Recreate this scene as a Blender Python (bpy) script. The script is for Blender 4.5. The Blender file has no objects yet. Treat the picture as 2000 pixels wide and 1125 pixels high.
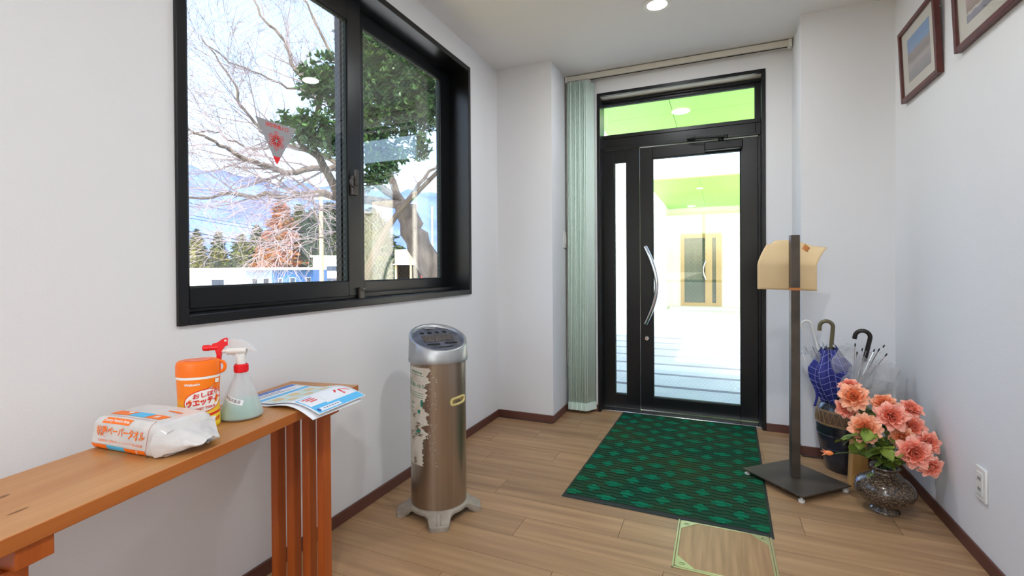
import bpy, bmesh, math, random
from mathutils import Vector, Matrix, Euler, noise as mnoise
random.seed(7)
SC = bpy.context.scene
COL = SC.collection
R = math.radians
PI = math.pi

# ------------------------------------------------------------------ camera, sky, sun, exposure
def setup_camera():
    cd = bpy.data.cameras.new('camera'); cam = bpy.data.objects.new('camera', cd); COL.objects.link(cam)
    yaw, pit, rol = R(23.378), R(-0.4025), R(-0.348)
    fw = Vector((-math.sin(yaw)*math.cos(pit), math.cos(yaw)*math.cos(pit), math.sin(pit)))
    rt = Vector((math.cos(yaw), math.sin(yaw), 0)); up = rt.cross(fw)
    rt2 = rt*math.cos(rol)+up*math.sin(rol); up2 = up*math.cos(rol)-rt*math.sin(rol)
    m = Matrix((rt2, up2, -fw)).transposed().to_4x4(); m.translation = (0, 0, 1.05)
    cam.matrix_world = m
    cd.sensor_width = 36; cd.lens = 931.14/2000*36; cd.shift_y = -(562.5-529.64)/2000
    cd.clip_start = .02; cd.clip_end = 2000
    SC.camera = cam
setup_camera()

SUN_EL, SUN_AZ = R(54), (0.42, -0.91)       # the sun stands behind the camera, a little to the right
W = bpy.data.worlds.new('world'); SC.world = W; W.use_nodes = True
nt = W.node_tree; bg = nt.nodes['Background']
sky = nt.nodes.new('ShaderNodeTexSky'); sky.sky_type = 'NISHITA'; sky.sun_disc = False
sky.sun_elevation = SUN_EL; sky.sun_rotation = math.atan2(SUN_AZ[0], SUN_AZ[1])
sky.air_density = 1.0; sky.dust_density = 4.0; sky.ozone_density = 1.0
nt.links.new(sky.outputs[0], bg.inputs[0]); bg.inputs[1].default_value = 0.95

sd = bpy.data.lights.new('sun', 'SUN'); so = bpy.data.objects.new('sun', sd); COL.objects.link(so)
sd.energy = 4.0; sd.angle = R(.6); sd.color = (1, .97, .92)
sdir = Vector((SUN_AZ[0]*math.cos(SUN_EL), SUN_AZ[1]*math.cos(SUN_EL), math.sin(SUN_EL)))
so.rotation_euler = sdir.to_track_quat('Z', 'Y').to_euler()
so.location = (6, -12, 14)
DOWNLIGHT_W = 15.0

vs = SC.view_settings
vs.view_transform = 'Standard'; vs.look = 'None'; vs.gamma = 1.0; vs.exposure = 0.0; vs.use_curve_mapping = False
SC.cycles.transparent_max_bounces = 24
SC.cycles.caustics_reflective = False; SC.cycles.caustics_refractive = False

# ------------------------------------------------------------------ materials
def srgb(r, g, b):
    def f(c):
        c /= 255
        return c/12.92 if c <= .04045 else ((c+.055)/1.055)**2.4
    return (f(r), f(g), f(b), 1)
def mat(name, col, rough=.5, metal=0, col2=None, scale=(5, 5, 5), coord='Object', nscale=1.0, detail=4, ramp=(.35, .65),
        bump=0, bscale=None, bdist=.002, spec=.5, emis=None, estr=0, alpha=1, trans=0, coat=0, rnd=0, ior=1.5, subsurf=0):
    m = bpy.data.materials.new(name); m.use_nodes = True
    t = m.node_tree; n = t.nodes; L = t.links; p = n['Principled BSDF']
    p.inputs['Base Color'].default_value = col
    p.inputs['Roughness'].default_value = rough; p.inputs['Metallic'].default_value = metal
    p.inputs['Specular IOR Level'].default_value = spec; p.inputs['IOR'].default_value = ior
    p.inputs['Alpha'].default_value = alpha; p.inputs['Transmission Weight'].default_value = trans
    p.inputs['Coat Weight'].default_value = coat
    if subsurf: p.inputs['Subsurface Weight'].default_value = subsurf; p.inputs['Subsurface Radius'].default_value = (.01, .006, .004)
    if emis: p.inputs['Emission Color'].default_value = emis; p.inputs['Emission Strength'].default_value = estr
    def coords(sc):
        mp = n.new('ShaderNodeMapping'); mp.inputs['Scale'].default_value = sc
        if coord == 'World':
            g = n.new('ShaderNodeNewGeometry'); src = g.outputs['Position']
            if rnd:
                oi = n.new('ShaderNodeObjectInfo'); ad = n.new('ShaderNodeVectorMath'); ad.operation = 'ADD'
                cx = n.new('ShaderNodeCombineXYZ')
                ml = n.new('ShaderNodeMath'); ml.operation = 'MULTIPLY'; ml.inputs[1].default_value = 37
                L.new(oi.outputs['Random'], ml.inputs[0]); L.new(ml.outputs[0], cx.inputs[0]); L.new(ml.outputs[0], cx.inputs[2])
                L.new(src, ad.inputs[0]); L.new(cx.outputs[0], ad.inputs[1]); src = ad.outputs[0]
            L.new(src, mp.inputs[0])
        else:
            tc = n.new('ShaderNodeTexCoord'); L.new(tc.outputs[coord], mp.inputs[0])
        return mp.outputs[0]
    cur = None
    if col2 is not None:
        nz = n.new('ShaderNodeTexNoise'); nz.inputs['Scale'].default_value = nscale; nz.inputs['Detail'].default_value = detail
        L.new(coords(scale), nz.inputs['Vector'])
        rp = n.new('ShaderNodeValToRGB'); e = rp.color_ramp.elements
        e[0].position = ramp[0]; e[0].color = col; e[1].position = ramp[1]; e[1].color = col2
        L.new(nz.outputs['Fac'], rp.inputs[0]); cur = rp.outputs[0]
    if rnd:
        oi = n.new('ShaderNodeObjectInfo'); hs = n.new('ShaderNodeHueSaturation')
        mr = n.new('ShaderNodeMapRange'); mr.inputs[3].default_value = 1-rnd; mr.inputs[4].default_value = 1+rnd
        L.new(oi.outputs['Random'], mr.inputs[0]); L.new(mr.outputs[0], hs.inputs['Value'])
        if cur: L.new(cur, hs.inputs['Color'])
        else: hs.inputs['Color'].default_value = col
        cur = hs.outputs[0]
    if cur: L.new(cur, p.inputs['Base Color'])
    if bump:
        nz = n.new('ShaderNodeTexNoise'); nz.inputs['Scale'].default_value = 1; nz.inputs['Detail'].default_value = 3
        L.new(coords(bscale or scale), nz.inputs['Vector'])
        b = n.new('ShaderNodeBump'); b.inputs['Strength'].default_value = bump; b.inputs['Distance'].default_value = bdist
        L.new(nz.outputs['Fac'], b.inputs['Height']); L.new(b.outputs[0], p.inputs['Normal'])
    return m
def pane_mat(name, tint=(1, 1, 1, 1), rough=.0, f0=.043):
    """thin clear sheet: Fresnel mix of see-through and mirror"""
    m = bpy.data.materials.new(name); m.use_nodes = True
    t = m.node_tree; n = t.nodes; L = t.links; n.remove(n['Principled BSDF'])
    tr = n.new('ShaderNodeBsdfTransparent'); tr.inputs[0].default_value = tint
    gl = n.new('ShaderNodeBsdfGlossy'); gl.inputs['Roughness'].default_value = rough
    lw = n.new('ShaderNodeLayerWeight'); lw.inputs[0].default_value = .5      # Facing = 1-cos, the same from both sides
    pw = n.new('ShaderNodeMath'); pw.operation = 'POWER'; pw.inputs[1].default_value = 5; L.new(lw.outputs['Facing'], pw.inputs[0])
    fr = n.new('ShaderNodeMath'); fr.operation = 'MULTIPLY_ADD'; fr.inputs[1].default_value = 1-f0; fr.inputs[2].default_value = f0; L.new(pw.outputs[0], fr.inputs[0])
    mx = n.new('ShaderNodeMixShader'); L.new(fr.outputs[0], mx.inputs[0]); L.new(tr.outputs[0], mx.inputs[1]); L.new(gl.outputs[0], mx.inputs[2])
    L.new(mx.outputs[0], n['Material Output'].inputs[0]); return m
def film_mat(name, col, op, rough=.25):
    m = bpy.data.materials.new(name); m.use_nodes = True
    t = m.node_tree; n = t.nodes; L = t.links; p = n['Principled BSDF']
    p.inputs['Base Color'].default_value = col; p.inputs['Roughness'].default_value = rough
    tr = n.new('ShaderNodeBsdfTransparent'); mx = n.new('ShaderNodeMixShader')
    lw = n.new('ShaderNodeLayerWeight'); lw.inputs[0].default_value = .35
    mr = n.new('ShaderNodeMapRange'); mr.inputs[3].default_value = op; mr.inputs[4].default_value = min(1, op+.45)
    L.new(lw.outputs['Facing'], mr.inputs[0]); L.new(mr.outputs[0], mx.inputs[0])
    L.new(tr.outputs[0], mx.inputs[1]); L.new(p.outputs[0], mx.inputs[2]); L.new(mx.outputs[0], n['Material Output'].inputs[0])
    return m

M = {}
M['wall'] = mat('white_wallpaper', (.785, .795, .82, 1), .85, bump=.35, bscale=(160, 160, 420), bdist=.0012, coord='World', spec=.2)
M['ceil'] = mat('ceiling_paper', (.84, .84, .84, 1), .9, bump=.2, bscale=(200, 200, 200), bdist=.001, coord='World', spec=.2)
M['base'] = mat('brown_vinyl_skirting', srgb(104, 66, 56), .5, coord='World', col2=srgb(92, 56, 46), scale=(3, 3, 3))
M['plank'] = mat('oak_vinyl_plank', srgb(182, 146, 108), .42, coord='World', col2=srgb(146, 113, 82), scale=(1.6, 26, 1), nscale=1.0, detail=6, ramp=(.3, .72), rnd=.10, bump=.12, bscale=(6, 120, 6), bdist=.0006)
M['plank2'] = mat('oak_vinyl_hatch', srgb(180, 142, 102), .42, coord='World', col2=srgb(146, 110, 76), scale=(60, 3, 1), detail=6, ramp=(.3, .72))
M['joint'] = mat('dark_joint', srgb(74, 52, 38), .8)
M['black'] = mat('black_aluminium', srgb(19, 20, 23), .30, metal=.15, spec=.45)
M['blackm'] = mat('black_satin_metal', srgb(20, 21, 23), .4, metal=.3)
M['glass'] = pane_mat('window_glass', (.97, .985, .98, 1), f0=.115)
M['picglass'] = pane_mat('picture_glass', (1, 1, 1, 1))
M['wire'] = mat('glass_wire', srgb(180, 184, 186), .5, metal=.3)
M['chrome'] = mat('chrome', (.75, .76, .78, 1), .12, metal=1)
M['white'] = mat('white_plastic', srgb(232, 232, 228), .4)
M['cream'] = mat('cream_paint', srgb(226, 218, 200), .5)
M['steel'] = mat('brushed_steel', srgb(172, 160, 146), .3, metal=.9, col2=srgb(150, 134, 116), scale=(30, 30, .8), bump=.08, bscale=(300, 300, 4), bdist=.0004)
M['alu'] = mat('cast_aluminium', srgb(176, 178, 180), .38, metal=.75, col2=srgb(160, 162, 164), scale=(12, 12, 12), bump=.1, bscale=(90, 90, 90), bdist=.0005)
M['foot'] = mat('grey_cast_foot', srgb(168, 160, 148), .5, metal=.2, col2=srgb(148, 138, 126), scale=(18, 18, 18))
M['hole'] = mat('dark_hole', srgb(14, 12, 11), .9)
M['soot'] = mat('scorched_grit', srgb(110, 100, 92), .8, metal=.2, col2=srgb(38, 33, 30), scale=(160, 160, 160), bump=.8, bscale=(260, 260, 260), bdist=.002)
M['ivory'] = mat('ivory_plastic', srgb(206, 190, 128), .45)
M['label'] = mat('worn_label', srgb(206, 200, 186), .6, col2=srgb(176, 164, 146), scale=(14, 14, 9), ramp=(.45, .75))
M['green_ink'] = mat('green_ink', srgb(38, 128, 104), .6)
M['wood'] = mat('bench_wood', srgb(200, 146, 90), .36, col2=srgb(182, 122, 66), scale=(38, 2.2, 30), detail=6, ramp=(.25, .7), bump=.08, bscale=(140, 5, 140), bdist=.0005)
M['woodedge'] = mat('bench_edge_wood', srgb(190, 112, 50), .38, col2=srgb(166, 90, 36), scale=(50, 2.2, 50), detail=6, ramp=(.25, .75))
M['wood2'] = mat('bench_leg_wood', srgb(188, 96, 34), .4, col2=srgb(156, 70, 20), scale=(50, 50, 2.4), detail=6, ramp=(.25, .75))
M['knot'] = mat('wood_knot', srgb(140, 96, 60), .5)
M['orange'] = mat('orange_plastic', srgb(255, 120, 6), .35)
M['pink'] = mat('pink_lid', srgb(255, 138, 100), .35)
M['red'] = mat('red_plastic', srgb(238, 22, 34), .35)
M['redink'] = mat('red_ink', srgb(228, 40, 36), .5)
M['whiteink'] = mat('white_ink', srgb(244, 244, 240), .5)
M['orangeink'] = mat('orange_ink', srgb(255, 122, 10), .5)
M['brownink'] = mat('brown_ink', srgb(206, 108, 70), .5)
M['blueink'] = mat('sky_blue_ink', srgb(78, 190, 240), .5)
M['blackink'] = mat('black_ink', srgb(40, 40, 42), .6)
M['film'] = mat('towel_pack_film', srgb(224, 222, 220), .28, col2=srgb(208, 205, 204), scale=(16, 16, 16), bump=.25, bscale=(50, 50, 50), bdist=.003, coat=.3)
M['clearfilm'] = film_mat('clear_film', srgb(240, 242, 245), .38)
M['paper'] = mat('white_paper', srgb(238, 240, 244), .6)
M['bottle'] = film_mat('milky_bottle', srgb(228, 230, 234), .30, .3)
M['liquid'] = mat('pale_green_liquid', srgb(168, 222, 206), .15, trans=.0, alpha=.9)
M['mat'] = mat('mat_base_green', srgb(30, 74, 56), .95, col2=srgb(58, 76, 46), scale=(2.5, 2.5, 2.5), bump=.9, bscale=(260, 140, 1), bdist=.004, spec=.1)
M['motif'] = mat('mat_pile_green', srgb(8, 118, 88), .95, col2=srgb(26, 108, 72), scale=(3, 3, 3), bump=.7, bscale=(330, 330, 1), bdist=.003, spec=.1)
M['rubber'] = mat('mat_rubber_edge', srgb(34, 44, 42), .8)
M['brass'] = mat('brass', srgb(186, 188, 138), .3, metal=.5)
M['stand'] = mat('dark_steel_stand', srgb(74, 66, 58), .45, metal=.45, col2=srgb(96, 86, 76), scale=(8, 8, 8))
M['card'] = mat('aged_cardboard', srgb(228, 202, 158), .8, col2=srgb(214, 184, 138), scale=(4, 4, 4))
M['tape'] = mat('brown_tape', srgb(190, 120, 60), .5)
M['jar'] = mat('navy_glazed_jar', srgb(44, 48, 62), .22, col2=srgb(28, 28, 36), scale=(9, 9, 9), coat=.4)
M['jarband'] = mat('brown_jar_band', srgb(96, 70, 54), .45)
M['gold'] = mat('gold_line', srgb(150, 118, 66), .4)
M['granite'] = mat('speckled_granite', srgb(56, 48, 42), .16, col2=srgb(128, 106, 84), scale=(150, 150, 190), detail=6, ramp=(.46, .62), coat=.4)
M['tan'] = mat('tan_wood', srgb(206, 160, 96), .5, col2=srgb(190, 140, 78), scale=(30, 30, 4))
M['navy'] = mat('navy_cloth', srgb(40, 46, 128), .7)
M['plaid'] = M['navy']
M['navyline'] = mat('pale_plaid_thread', srgb(150, 156, 214), .7)
M['vinyl'] = film_mat('clear_vinyl', srgb(222, 222, 224), .22, .2)
M['vinyl2'] = film_mat('milky_vinyl', srgb(226, 226, 226), .35, .25)
M['olive'] = mat('olive_wood_handle', srgb(96, 88, 58), .35, coat=.4)
M['blackp'] = mat('black_plastic', srgb(26, 22, 22), .28)
M['rose'] = mat('coral_petal', srgb(246, 132, 110), .6, col2=srgb(252, 164, 136), scale=(20, 20, 20), subsurf=.15)
M['rose2'] = mat('apricot_petal', srgb(252, 150, 104), .6, col2=srgb(246, 128, 100), scale=(20, 20, 20), subsurf=.15)
M['leaf'] = mat('silk_leaf', srgb(130, 146, 52), .5, col2=srgb(72, 110, 46), scale=(14, 14, 14), rnd=.25)
M['stem'] = mat('green_stem', srgb(70, 100, 44), .5)
M['louver'] = mat('mint_louver', srgb(222, 242, 232), .7, bump=.2, bscale=(200, 200, 60), bdist=.0006)
M['rail'] = mat('rail_white', srgb(214, 210, 198), .4)
M['cord'] = mat('cream_cord', srgb(216, 206, 192), .5)
M['frame'] = mat('mahogany_frame', srgb(96, 40, 34), .35, col2=srgb(78, 30, 26), scale=(30, 30, 30))
M['passe'] = mat('picture_mount', srgb(216, 212, 200), .7)
M['lamp'] = mat('lamp_diffuser', (1, 1, 1, 1), .5, emis=(1, .96, .88, 1), estr=9)
M['sticker'] = mat('grey_sticker', srgb(160, 160, 166), .5)

# ------------------------------------------------------------------ mesh helpers
class MB:
    def __init__(s): s.v = []; s.f = []; s.mi = []
    def add(s, vs, fs, mi=0):
        o = len(s.v); s.v += [tuple(v) for v in vs]; s.f += [tuple(i+o for i in f) for f in fs]; s.mi += [mi]*len(fs); return s
    def box(s, c, d, rot=None, mi=0):
        hx, hy, hz = d[0]/2, d[1]/2, d[2]/2
        vs = [Vector((x*hx, y*hy, z*hz)) for z in (-1, 1) for y in (-1, 1) for x in (-1, 1)]
        if rot is not None: vs = [rot @ v for v in vs]
        vs = [v+Vector(c) for v in vs]
        return s.add(vs, [(0, 2, 3, 1), (4, 5, 7, 6), (0, 1, 5, 4), (2, 6, 7, 3), (0, 4, 6, 2), (1, 3, 7, 5)], mi)
    def bb(s, a, b, mi=0):
        return s.box([(a[i]+b[i])/2 for i in range(3)], [abs(b[i]-a[i]) for i in range(3)], mi=mi)
    def tube(s, pts, rad, n=8, cap=True, mi=0, close=False):
        pts = [Vector(p) for p in pts]
        if not isinstance(rad, (list, tuple)): rad = [rad]*len(pts)
        N = len(pts); vs = []; fs = []
        t0 = (pts[1]-pts[0]).normalized(); a = t0.orthogonal().normalized()
        for i, p in enumerate(pts):
            if close: t = (pts[(i+1) % N]-pts[i-1])
            else: t = (pts[min(i+1, N-1)]-pts[max(i-1, 0)])
            if t.length < 1e-9: t = t0
            t = t.normalized(); a = (a-t*a.dot(t))
            if a.length < 1e-6: a = t.orthogonal()
            a = a.normalized(); b = t.cross(a)
            for k in range(n):
                g = 2*PI*k/n; vs.append(p+(a*math.cos(g)+b*math.sin(g))*rad[i])
        m = N if close else N-1
        for i in range(m):
            for k in range(n):
                j = (i+1) % N
                fs.append((i*n+k, i*n+(k+1) % n, j*n+(k+1) % n, j*n+k))
        if cap and not close:
            fs.append(tuple(range(n-1, -1, -1))); fs.append(tuple((N-1)*n+k for k in range(n)))
        return s.add(vs, fs, mi)
    def lathe(s, prof, n=32, c=(0, 0, 0), mi=0, sx=1, sy=1):
        vs = []; fs = []
        for r, z in prof:
            for k in range(n):
                g = 2*PI*k/n; vs.append((c[0]+r*math.cos(g)*sx, c[1]+r*math.sin(g)*sy, c[2]+z))
        for i in range(len(prof)-1):
            for k in range(n):
                fs.append((i*n+k, i*n+(k+1) % n, (i+1)*n+(k+1) % n, (i+1)*n+k))
        return s.add(vs, fs, mi)
    def disc(s, c, r, n=24, mi=0, nrm=(0, 0, 1)):
        q = Vector(nrm).to_track_quat('Z', 'Y'); c = Vector(c)
        return s.add([c+q @ Vector((r*math.cos(2*PI*k/n), r*math.sin(2*PI*k/n), 0)) for k in range(n)], [tuple(range(n))], mi)
    def prism(s, poly, f0, f1, mi=0):
        """poly 2d points; f0, f1 map (x,y) to 3d for the two ends"""
        n = len(poly); vs = [f0(*p) for p in poly]+[f1(*p) for p in poly]
        fs = [tuple(range(n-1, -1, -1)), tuple(range(n, 2*n))]+[(i, (i+1) % n, n+(i+1) % n, n+i) for i in range(n)]
        return s.add(vs, fs, mi)
    def grid(s, nu, nv, fn, mi=0, wrap=False):
        vs = [fn(i/nu, j/nv) for j in range(nv+1) for i in range(nu+1)]
        fs = [(j*(nu+1)+i, j*(nu+1)+i+1, (j+1)*(nu+1)+i+1, (j+1)*(nu+1)+i) for j in range(nv) for i in range(nu)]
        return s.add(vs, fs, mi)
    def mesh(s, name, mats, smooth=True, angle=35):
        me = bpy.data.meshes.new(name); me.from_pydata(s.v, [], s.f)
        for m in (mats if isinstance(mats, (list, tuple)) else [mats]): me.materials.append(m)
        if max(s.mi, default=0) > 0: me.polygons.foreach_set('material_index', s.mi)
        bm = bmesh.new(); bm.from_mesh(me)
        bmesh.ops.recalc_face_normals(bm, faces=bm.faces); bm.to_mesh(me); bm.free()
        if smooth:
            me.polygons.foreach_set('use_smooth', [True]*len(me.polygons))
            me.set_sharp_from_angle(angle=R(angle))
        me.update(); return me
def obj(name, mb, m, parent=None, bevel=0, smooth=True, angle=35, seg=2, loc=None, thick=0):
    me = mb if isinstance(mb, bpy.types.Mesh) else mb.mesh(name, m, smooth, angle)
    o = bpy.data.objects.new(name, me); COL.objects.link(o)
    if parent: o.parent = parent
    if loc: o.location = loc
    if thick:
        so_ = o.modifiers.new('thick', 'SOLIDIFY'); so_.thickness = thick; so_.offset = 0
    if bevel:
        b = o.modifiers.new('bevel', 'BEVEL'); b.width = bevel; b.segments = seg; b.limit_method = 'ANGLE'; b.angle_limit = R(40)
        b.harden_normals = False
    return o
def tag(o, label, cat, group=None, kind=None):
    o['label'] = label; o['category'] = cat
    if group: o['group'] = group
    if kind: o['kind'] = kind
    return o
def struct(o): o['kind'] = 'structure'; return o
def empty(name, loc=(0, 0, 0), rz=0):
    o = bpy.data.objects.new(name, None); COL.objects.link(o); o.location = loc; o.rotation_euler = (0, 0, rz); o.empty_display_size = .05
    return o
def thing(name, label, cat, loc=(0, 0, 0), rz=0, group=None): return tag(empty(name, loc, rz), label, cat, group)
def cp(o, parent=None):
    c = o.copy(); COL.objects.link(c)
    if parent: c.parent = parent
    return c
GL = {}
def glyphs(s, size=1, bold=0, maxedge=0):
    """flat lettering, centred on the origin: (verts2d, faces)"""
    key = (s, bold)
    if key not in GL:
        cu = bpy.data.curves.new('lettering', 'FONT'); cu.body = s; cu.size = 1; cu.offset = bold; cu.resolution_u = 3
        cu.align_x = 'CENTER'; cu.align_y = 'CENTER'
        ob = bpy.data.objects.new('lettering', cu); COL.objects.link(ob)
        me = bpy.data.meshes.new_from_object(ob.evaluated_get(bpy.context.evaluated_depsgraph_get()))
        GL[key] = ([v.co.copy() for v in me.vertices], [tuple(p.vertices) for p in me.polygons])
        bpy.data.objects.remove(ob); bpy.data.curves.remove(cu); bpy.data.meshes.remove(me)
    vs, fs = GL[key]
    vs = [v*size for v in vs]
    if maxedge:
        bm = bmesh.new(); bv = [bm.verts.new(v) for v in vs]
        for f in fs:
            try: bm.faces.new([bv[i] for i in f])
            except ValueError: pass
        bmesh.ops.triangulate(bm, faces=bm.faces)
        for _ in range(4):
            es = [e for e in bm.edges if e.calc_length() > maxedge]
            if not es: break
            bmesh.ops.subdivide_edges(bm, edges=es, cuts=1); bmesh.ops.triangulate(bm, faces=bm.faces)
        bm.verts.index_update(); vs = [v.co.copy() for v in bm.verts]; fs = [tuple(v.index for v in f.verts) for f in bm.faces]; bm.free()
    return vs, fs
def text(mb, s, size, fn, bold=0, sx=1, rot=0, maxedge=0, mi=0):
    vs, fs = glyphs(s, size, bold, maxedge); c, n_ = math.cos(rot), math.sin(rot)
    return mb.add([fn(v.x*sx*c-v.y*n_, v.x*sx*n_+v.y*c) for v in vs], fs, mi)
def lerp(a, b, t): return a+(b-a)*t

# ------------------------------------------------------------------ room shell
XL, YA, XB, YD, XE, YF, XR, HC = -1.431, 3.059, -1.0253, 3.43, .4246, 3.0727, .848, 2.4412
YB = -2.6; T = .2
WY0, WY1, WZ0, WZ1 = .875, 2.647, .887, 2.303
DX0, DX1, DZ1 = -.804, .280, 2.307

floor = struct(obj('floor', MB().bb((XL-T, YB-T, -.12), (XR+T, YD+.26, -.004)), M['joint'], smooth=False))
unit = MB().box((0, 0, 0), (1, 1, 1)).mesh('plank', M['plank'], smooth=False)
PW, PLN = .148, .92
def in_room(y): return (XL if y < YA-.07 else XB, XR if y < YF-.07 else XE)
j = 0; y = YD+.2
while y > YB:
    y0 = max(y-PW, YB)
    a, b = in_room((y+y0)/2)
    if (y+y0)/2 > YD: a, b = DX0, DX1
    x = a; first = True
    while x < b-.01:
        ln = PLN*((.33+.618*j) % 1 if first else 1); ln = max(ln, .15); first = False
        x1 = min(x+ln, b)
        o = obj('plank', unit, None, floor); o.scale = (x1-x-.0016, y-y0-.0016, .006); o.location = ((x+x1)/2, (y+y0)/2, -.003)
        x = x1
    y = y0; j += 1
ceiling = struct(obj('ceiling', MB().bb((XL-T-.1, YB-T, HC), (XR+T, YD+.32, HC+.35)), M['ceil'], smooth=False))
H2 = HC+.02
b = MB()
b.bb((XL-T, YB-T, -.1), (XL, WY0, H2)); b.bb((XL-T, WY1, -.1), (XL, YD+.2, H2)); b.bb((XL-T, WY0, -.1), (XL, WY1, WZ0)); b.bb((XL-T, WY0, WZ1), (XL, WY1, H2))
struct(obj('wall_left', b, M['wall'], smooth=False))
struct(obj('wall_corner', MB().bb((XL, YA, -.1), (XB, YD+.2, H2)), M['wall'], smooth=False))
b = MB(); b.bb((XB, YD, -.1), (DX0, YD+.22, H2)); b.bb((DX1, YD, -.1), (XE, YD+.22, H2)); b.bb((DX0, YD, DZ1), (DX1, YD+.22, H2))
struct(obj('wall_front', b, M['wall'], smooth=False))
struct(obj('wall_pillar', MB().bb((XE, YF, -.1), (XR+T, YD+.22, H2)), M['wall'], smooth=False))
struct(obj('wall_right', MB().bb((XR, YB-T, -.1), (XR+T, YF, H2)), M['wall'], smooth=False))
b = MB()
BW = (-1.2, .7, .75, 2.1)
b.bb((XL, YB-T, -.1), (BW[0], YB, H2)); b.bb((BW[1], YB-T, -.1), (XR, YB, H2)); b.bb((BW[0], YB-T, -.1), (BW[1], YB, BW[2])); b.bb((BW[0], YB-T, BW[3]), (BW[1], YB, H2))
struct(obj('wall_back', b, M['wall'], smooth=False))
w2 = MB()
for z in (BW[2], BW[3]-.05): w2.bb((BW[0], YB-.12, z), (BW[1], YB-.06, z+.05))
for x in (BW[0], -.275, BW[1]-.05): w2.bb((x, YB-.12, BW[2]), (x+.05, YB-.06, BW[3]))
w2 = struct(obj('added_window_2', w2, M['black'], smooth=False))  # unseen rear window, put in for soft light from behind
obj('pane', MB().bb((BW[0]+.04, YB-.095, BW[2]+.04), (BW[1]-.04, YB-.089, BW[3]-.04)), M['glass'], w2, smooth=False)
struct(obj('sun_block_eave', MB().bb((XL-.5, YB-1.9, HC+.1), (XR+.5, YB-T, HC+.25)), M['cream'], smooth=False))  # unseen deep eave, added to keep sun out of the rear window

# skirting boards
BH, BT = .05, .009
def skirt(name, segs):
    m_ = MB()
    for (x0, y0, x1, y1) in segs: m_.bb((x0, y0, 0), (x1, y1, BH))
    return struct(obj(name, m_, M['base'], bevel=.002))
skirt('baseboard_left', [(XL, YB, XL+BT, YA)])
skirt('baseboard_corner', [(XL+BT, YA-BT, XB+BT, YA), (XB, YA, XB+BT, YD)])
skirt('baseboard_front', [(XB+BT, YD-BT, DX0, YD), (DX1, YD-BT, XE-BT, YD)])
skirt('baseboard_pillar', [(XE-BT, YF-BT, XE, YD), (XE, YF-BT, XR-BT, YF)])
skirt('baseboard_right', [(XR-BT, YB, XR, YF)])

# ------------------------------------------------------------------ wired glass
def wires(m_, a0, a1, z0, z1, fn, pitch=.027, th=.00022):
    def strip(p, q):
        P, Q = fn(*p), fn(*q); d = (Q-P).normalized(); nn = (fn(1, 0)-fn(0, 0)).cross(fn(0, 1)-fn(0, 0)).normalized(); s_ = d.cross(nn)*th; n2 = nn*th
        m_.add([P+s_, P+n2, P-s_, P-n2, Q+s_, Q+n2, Q-s_, Q-n2], [(0, 1, 5, 4), (1, 2, 6, 5), (2, 3, 7, 6), (3, 0, 4, 7)])
    c = a0-(z1-z0)
    while c < a1:
        u0, u1 = max(a0, c), min(a1, c+(z1-z0))
        if u1-u0 > .002:
            strip((u0, z0+u0-c), (u1, z0+u1-c)); strip((a0+a1-u0, z0+u0-c), (a0+a1-u1, z0+u1-c))
        c += pitch

# ------------------------------------------------------------------ window_1 (black sliding window in the left wall)
b = MB(); FT = .03
xi, xo = XL+.012, XL-.19
b.bb((xo, WY0, WZ0), (xi, WY0+FT, WZ1)); b.bb((xo, WY1-FT, WZ0), (xi, WY1, WZ1)); b.bb((xo, WY0+FT, WZ0), (xi, WY1-FT, WZ0+FT)); b.bb((xo, WY0+FT, WZ1-FT), (xi, WY1-FT, WZ1))
for x in (-1.537, -1.592): # track ridges
    b.bb((x-.003, WY0+FT, WZ0+FT), (x+.003, WY1-FT, WZ0+FT+.012))
b.bb((XL-.085, WY0+FT, WZ0+FT), (XL-.073, WY1-FT, WZ0+FT+.022))
win = struct(obj('window_1', b, M['black'], bevel=.0025))
def sash(x, y0, y1, gy0, gy1, gz0, gz1):
    z0, z1 = WZ0+FT+.012, WZ1-FT-.004; m_ = MB(); d = .016
    m_.bb((x-d, y0, z0), (x+d, gy0, z1)); m_.bb((x-d, gy1, z0), (x+d, y1, z1)); m_.bb((x-d, gy0, z0), (x+d, gy1, gz0)); m_.bb((x-d, gy0, gz1), (x+d, gy1, z1))
    s = obj('sash', m_, M['black'], win, bevel=.002)
    obj('pane', MB().bb((x-.0035, gy0-.004, gz0-.004), (x+.0035, gy1+.004, gz1+.004)), M['glass'], s, smooth=False)
    g = MB()
    for (p, q) in (((gy0, gz0), (gy0+.004, gz1)), ((gy1-.004, gz0), (gy1, gz1)), ((gy0, gz0), (gy1, gz0+.004)), ((gy0, gz1-.004), (gy1, gz1))):
        g.bb((x-.01, p[0], p[1]), (x+.01, q[0], q[1]))
    obj('gasket', g, M['rubber'], s, smooth=False)
    w = MB(); wires(w, gy0, gy1, gz0, gz1, lambda a, z: Vector((x, a, z)))
    obj('wire_mesh', w, M['wire'], s, smooth=False)
    return s
s1 = sash(-1.515, WY0+FT, 1.735, .957, 1.650, .995, 2.15)
s2 = sash(-1.57, 1.665, WY1-FT, 1.817, 2.508, .99, 2.205)
b = MB(); b.box((-1.49, 1.676, 1.42), (.022, .030, .085)); b.tube([(-1.474, 1.655+.02*math.cos(a), 1.43+.02*math.sin(a)) for a in [PI*(.35+k*.16) for k in range(9)]], .004, 6)
b.box((-1.476, 1.676, 1.455), (.014, .016, .07))
obj('crescent_lock', b, mat('bronze_grey_metal', srgb(72, 66, 62), .4, metal=.5), s1, bevel=.002)
b = MB(); b.box((-1.492, 1.722, .935), (.014, .028, .05)); b.box((-1.486, 1.722, .958), (.02, .02, .012))
obj('sash_stopper', b, mat('taupe_plastic', srgb(92, 84, 76), .45), s1, bevel=.002)

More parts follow.
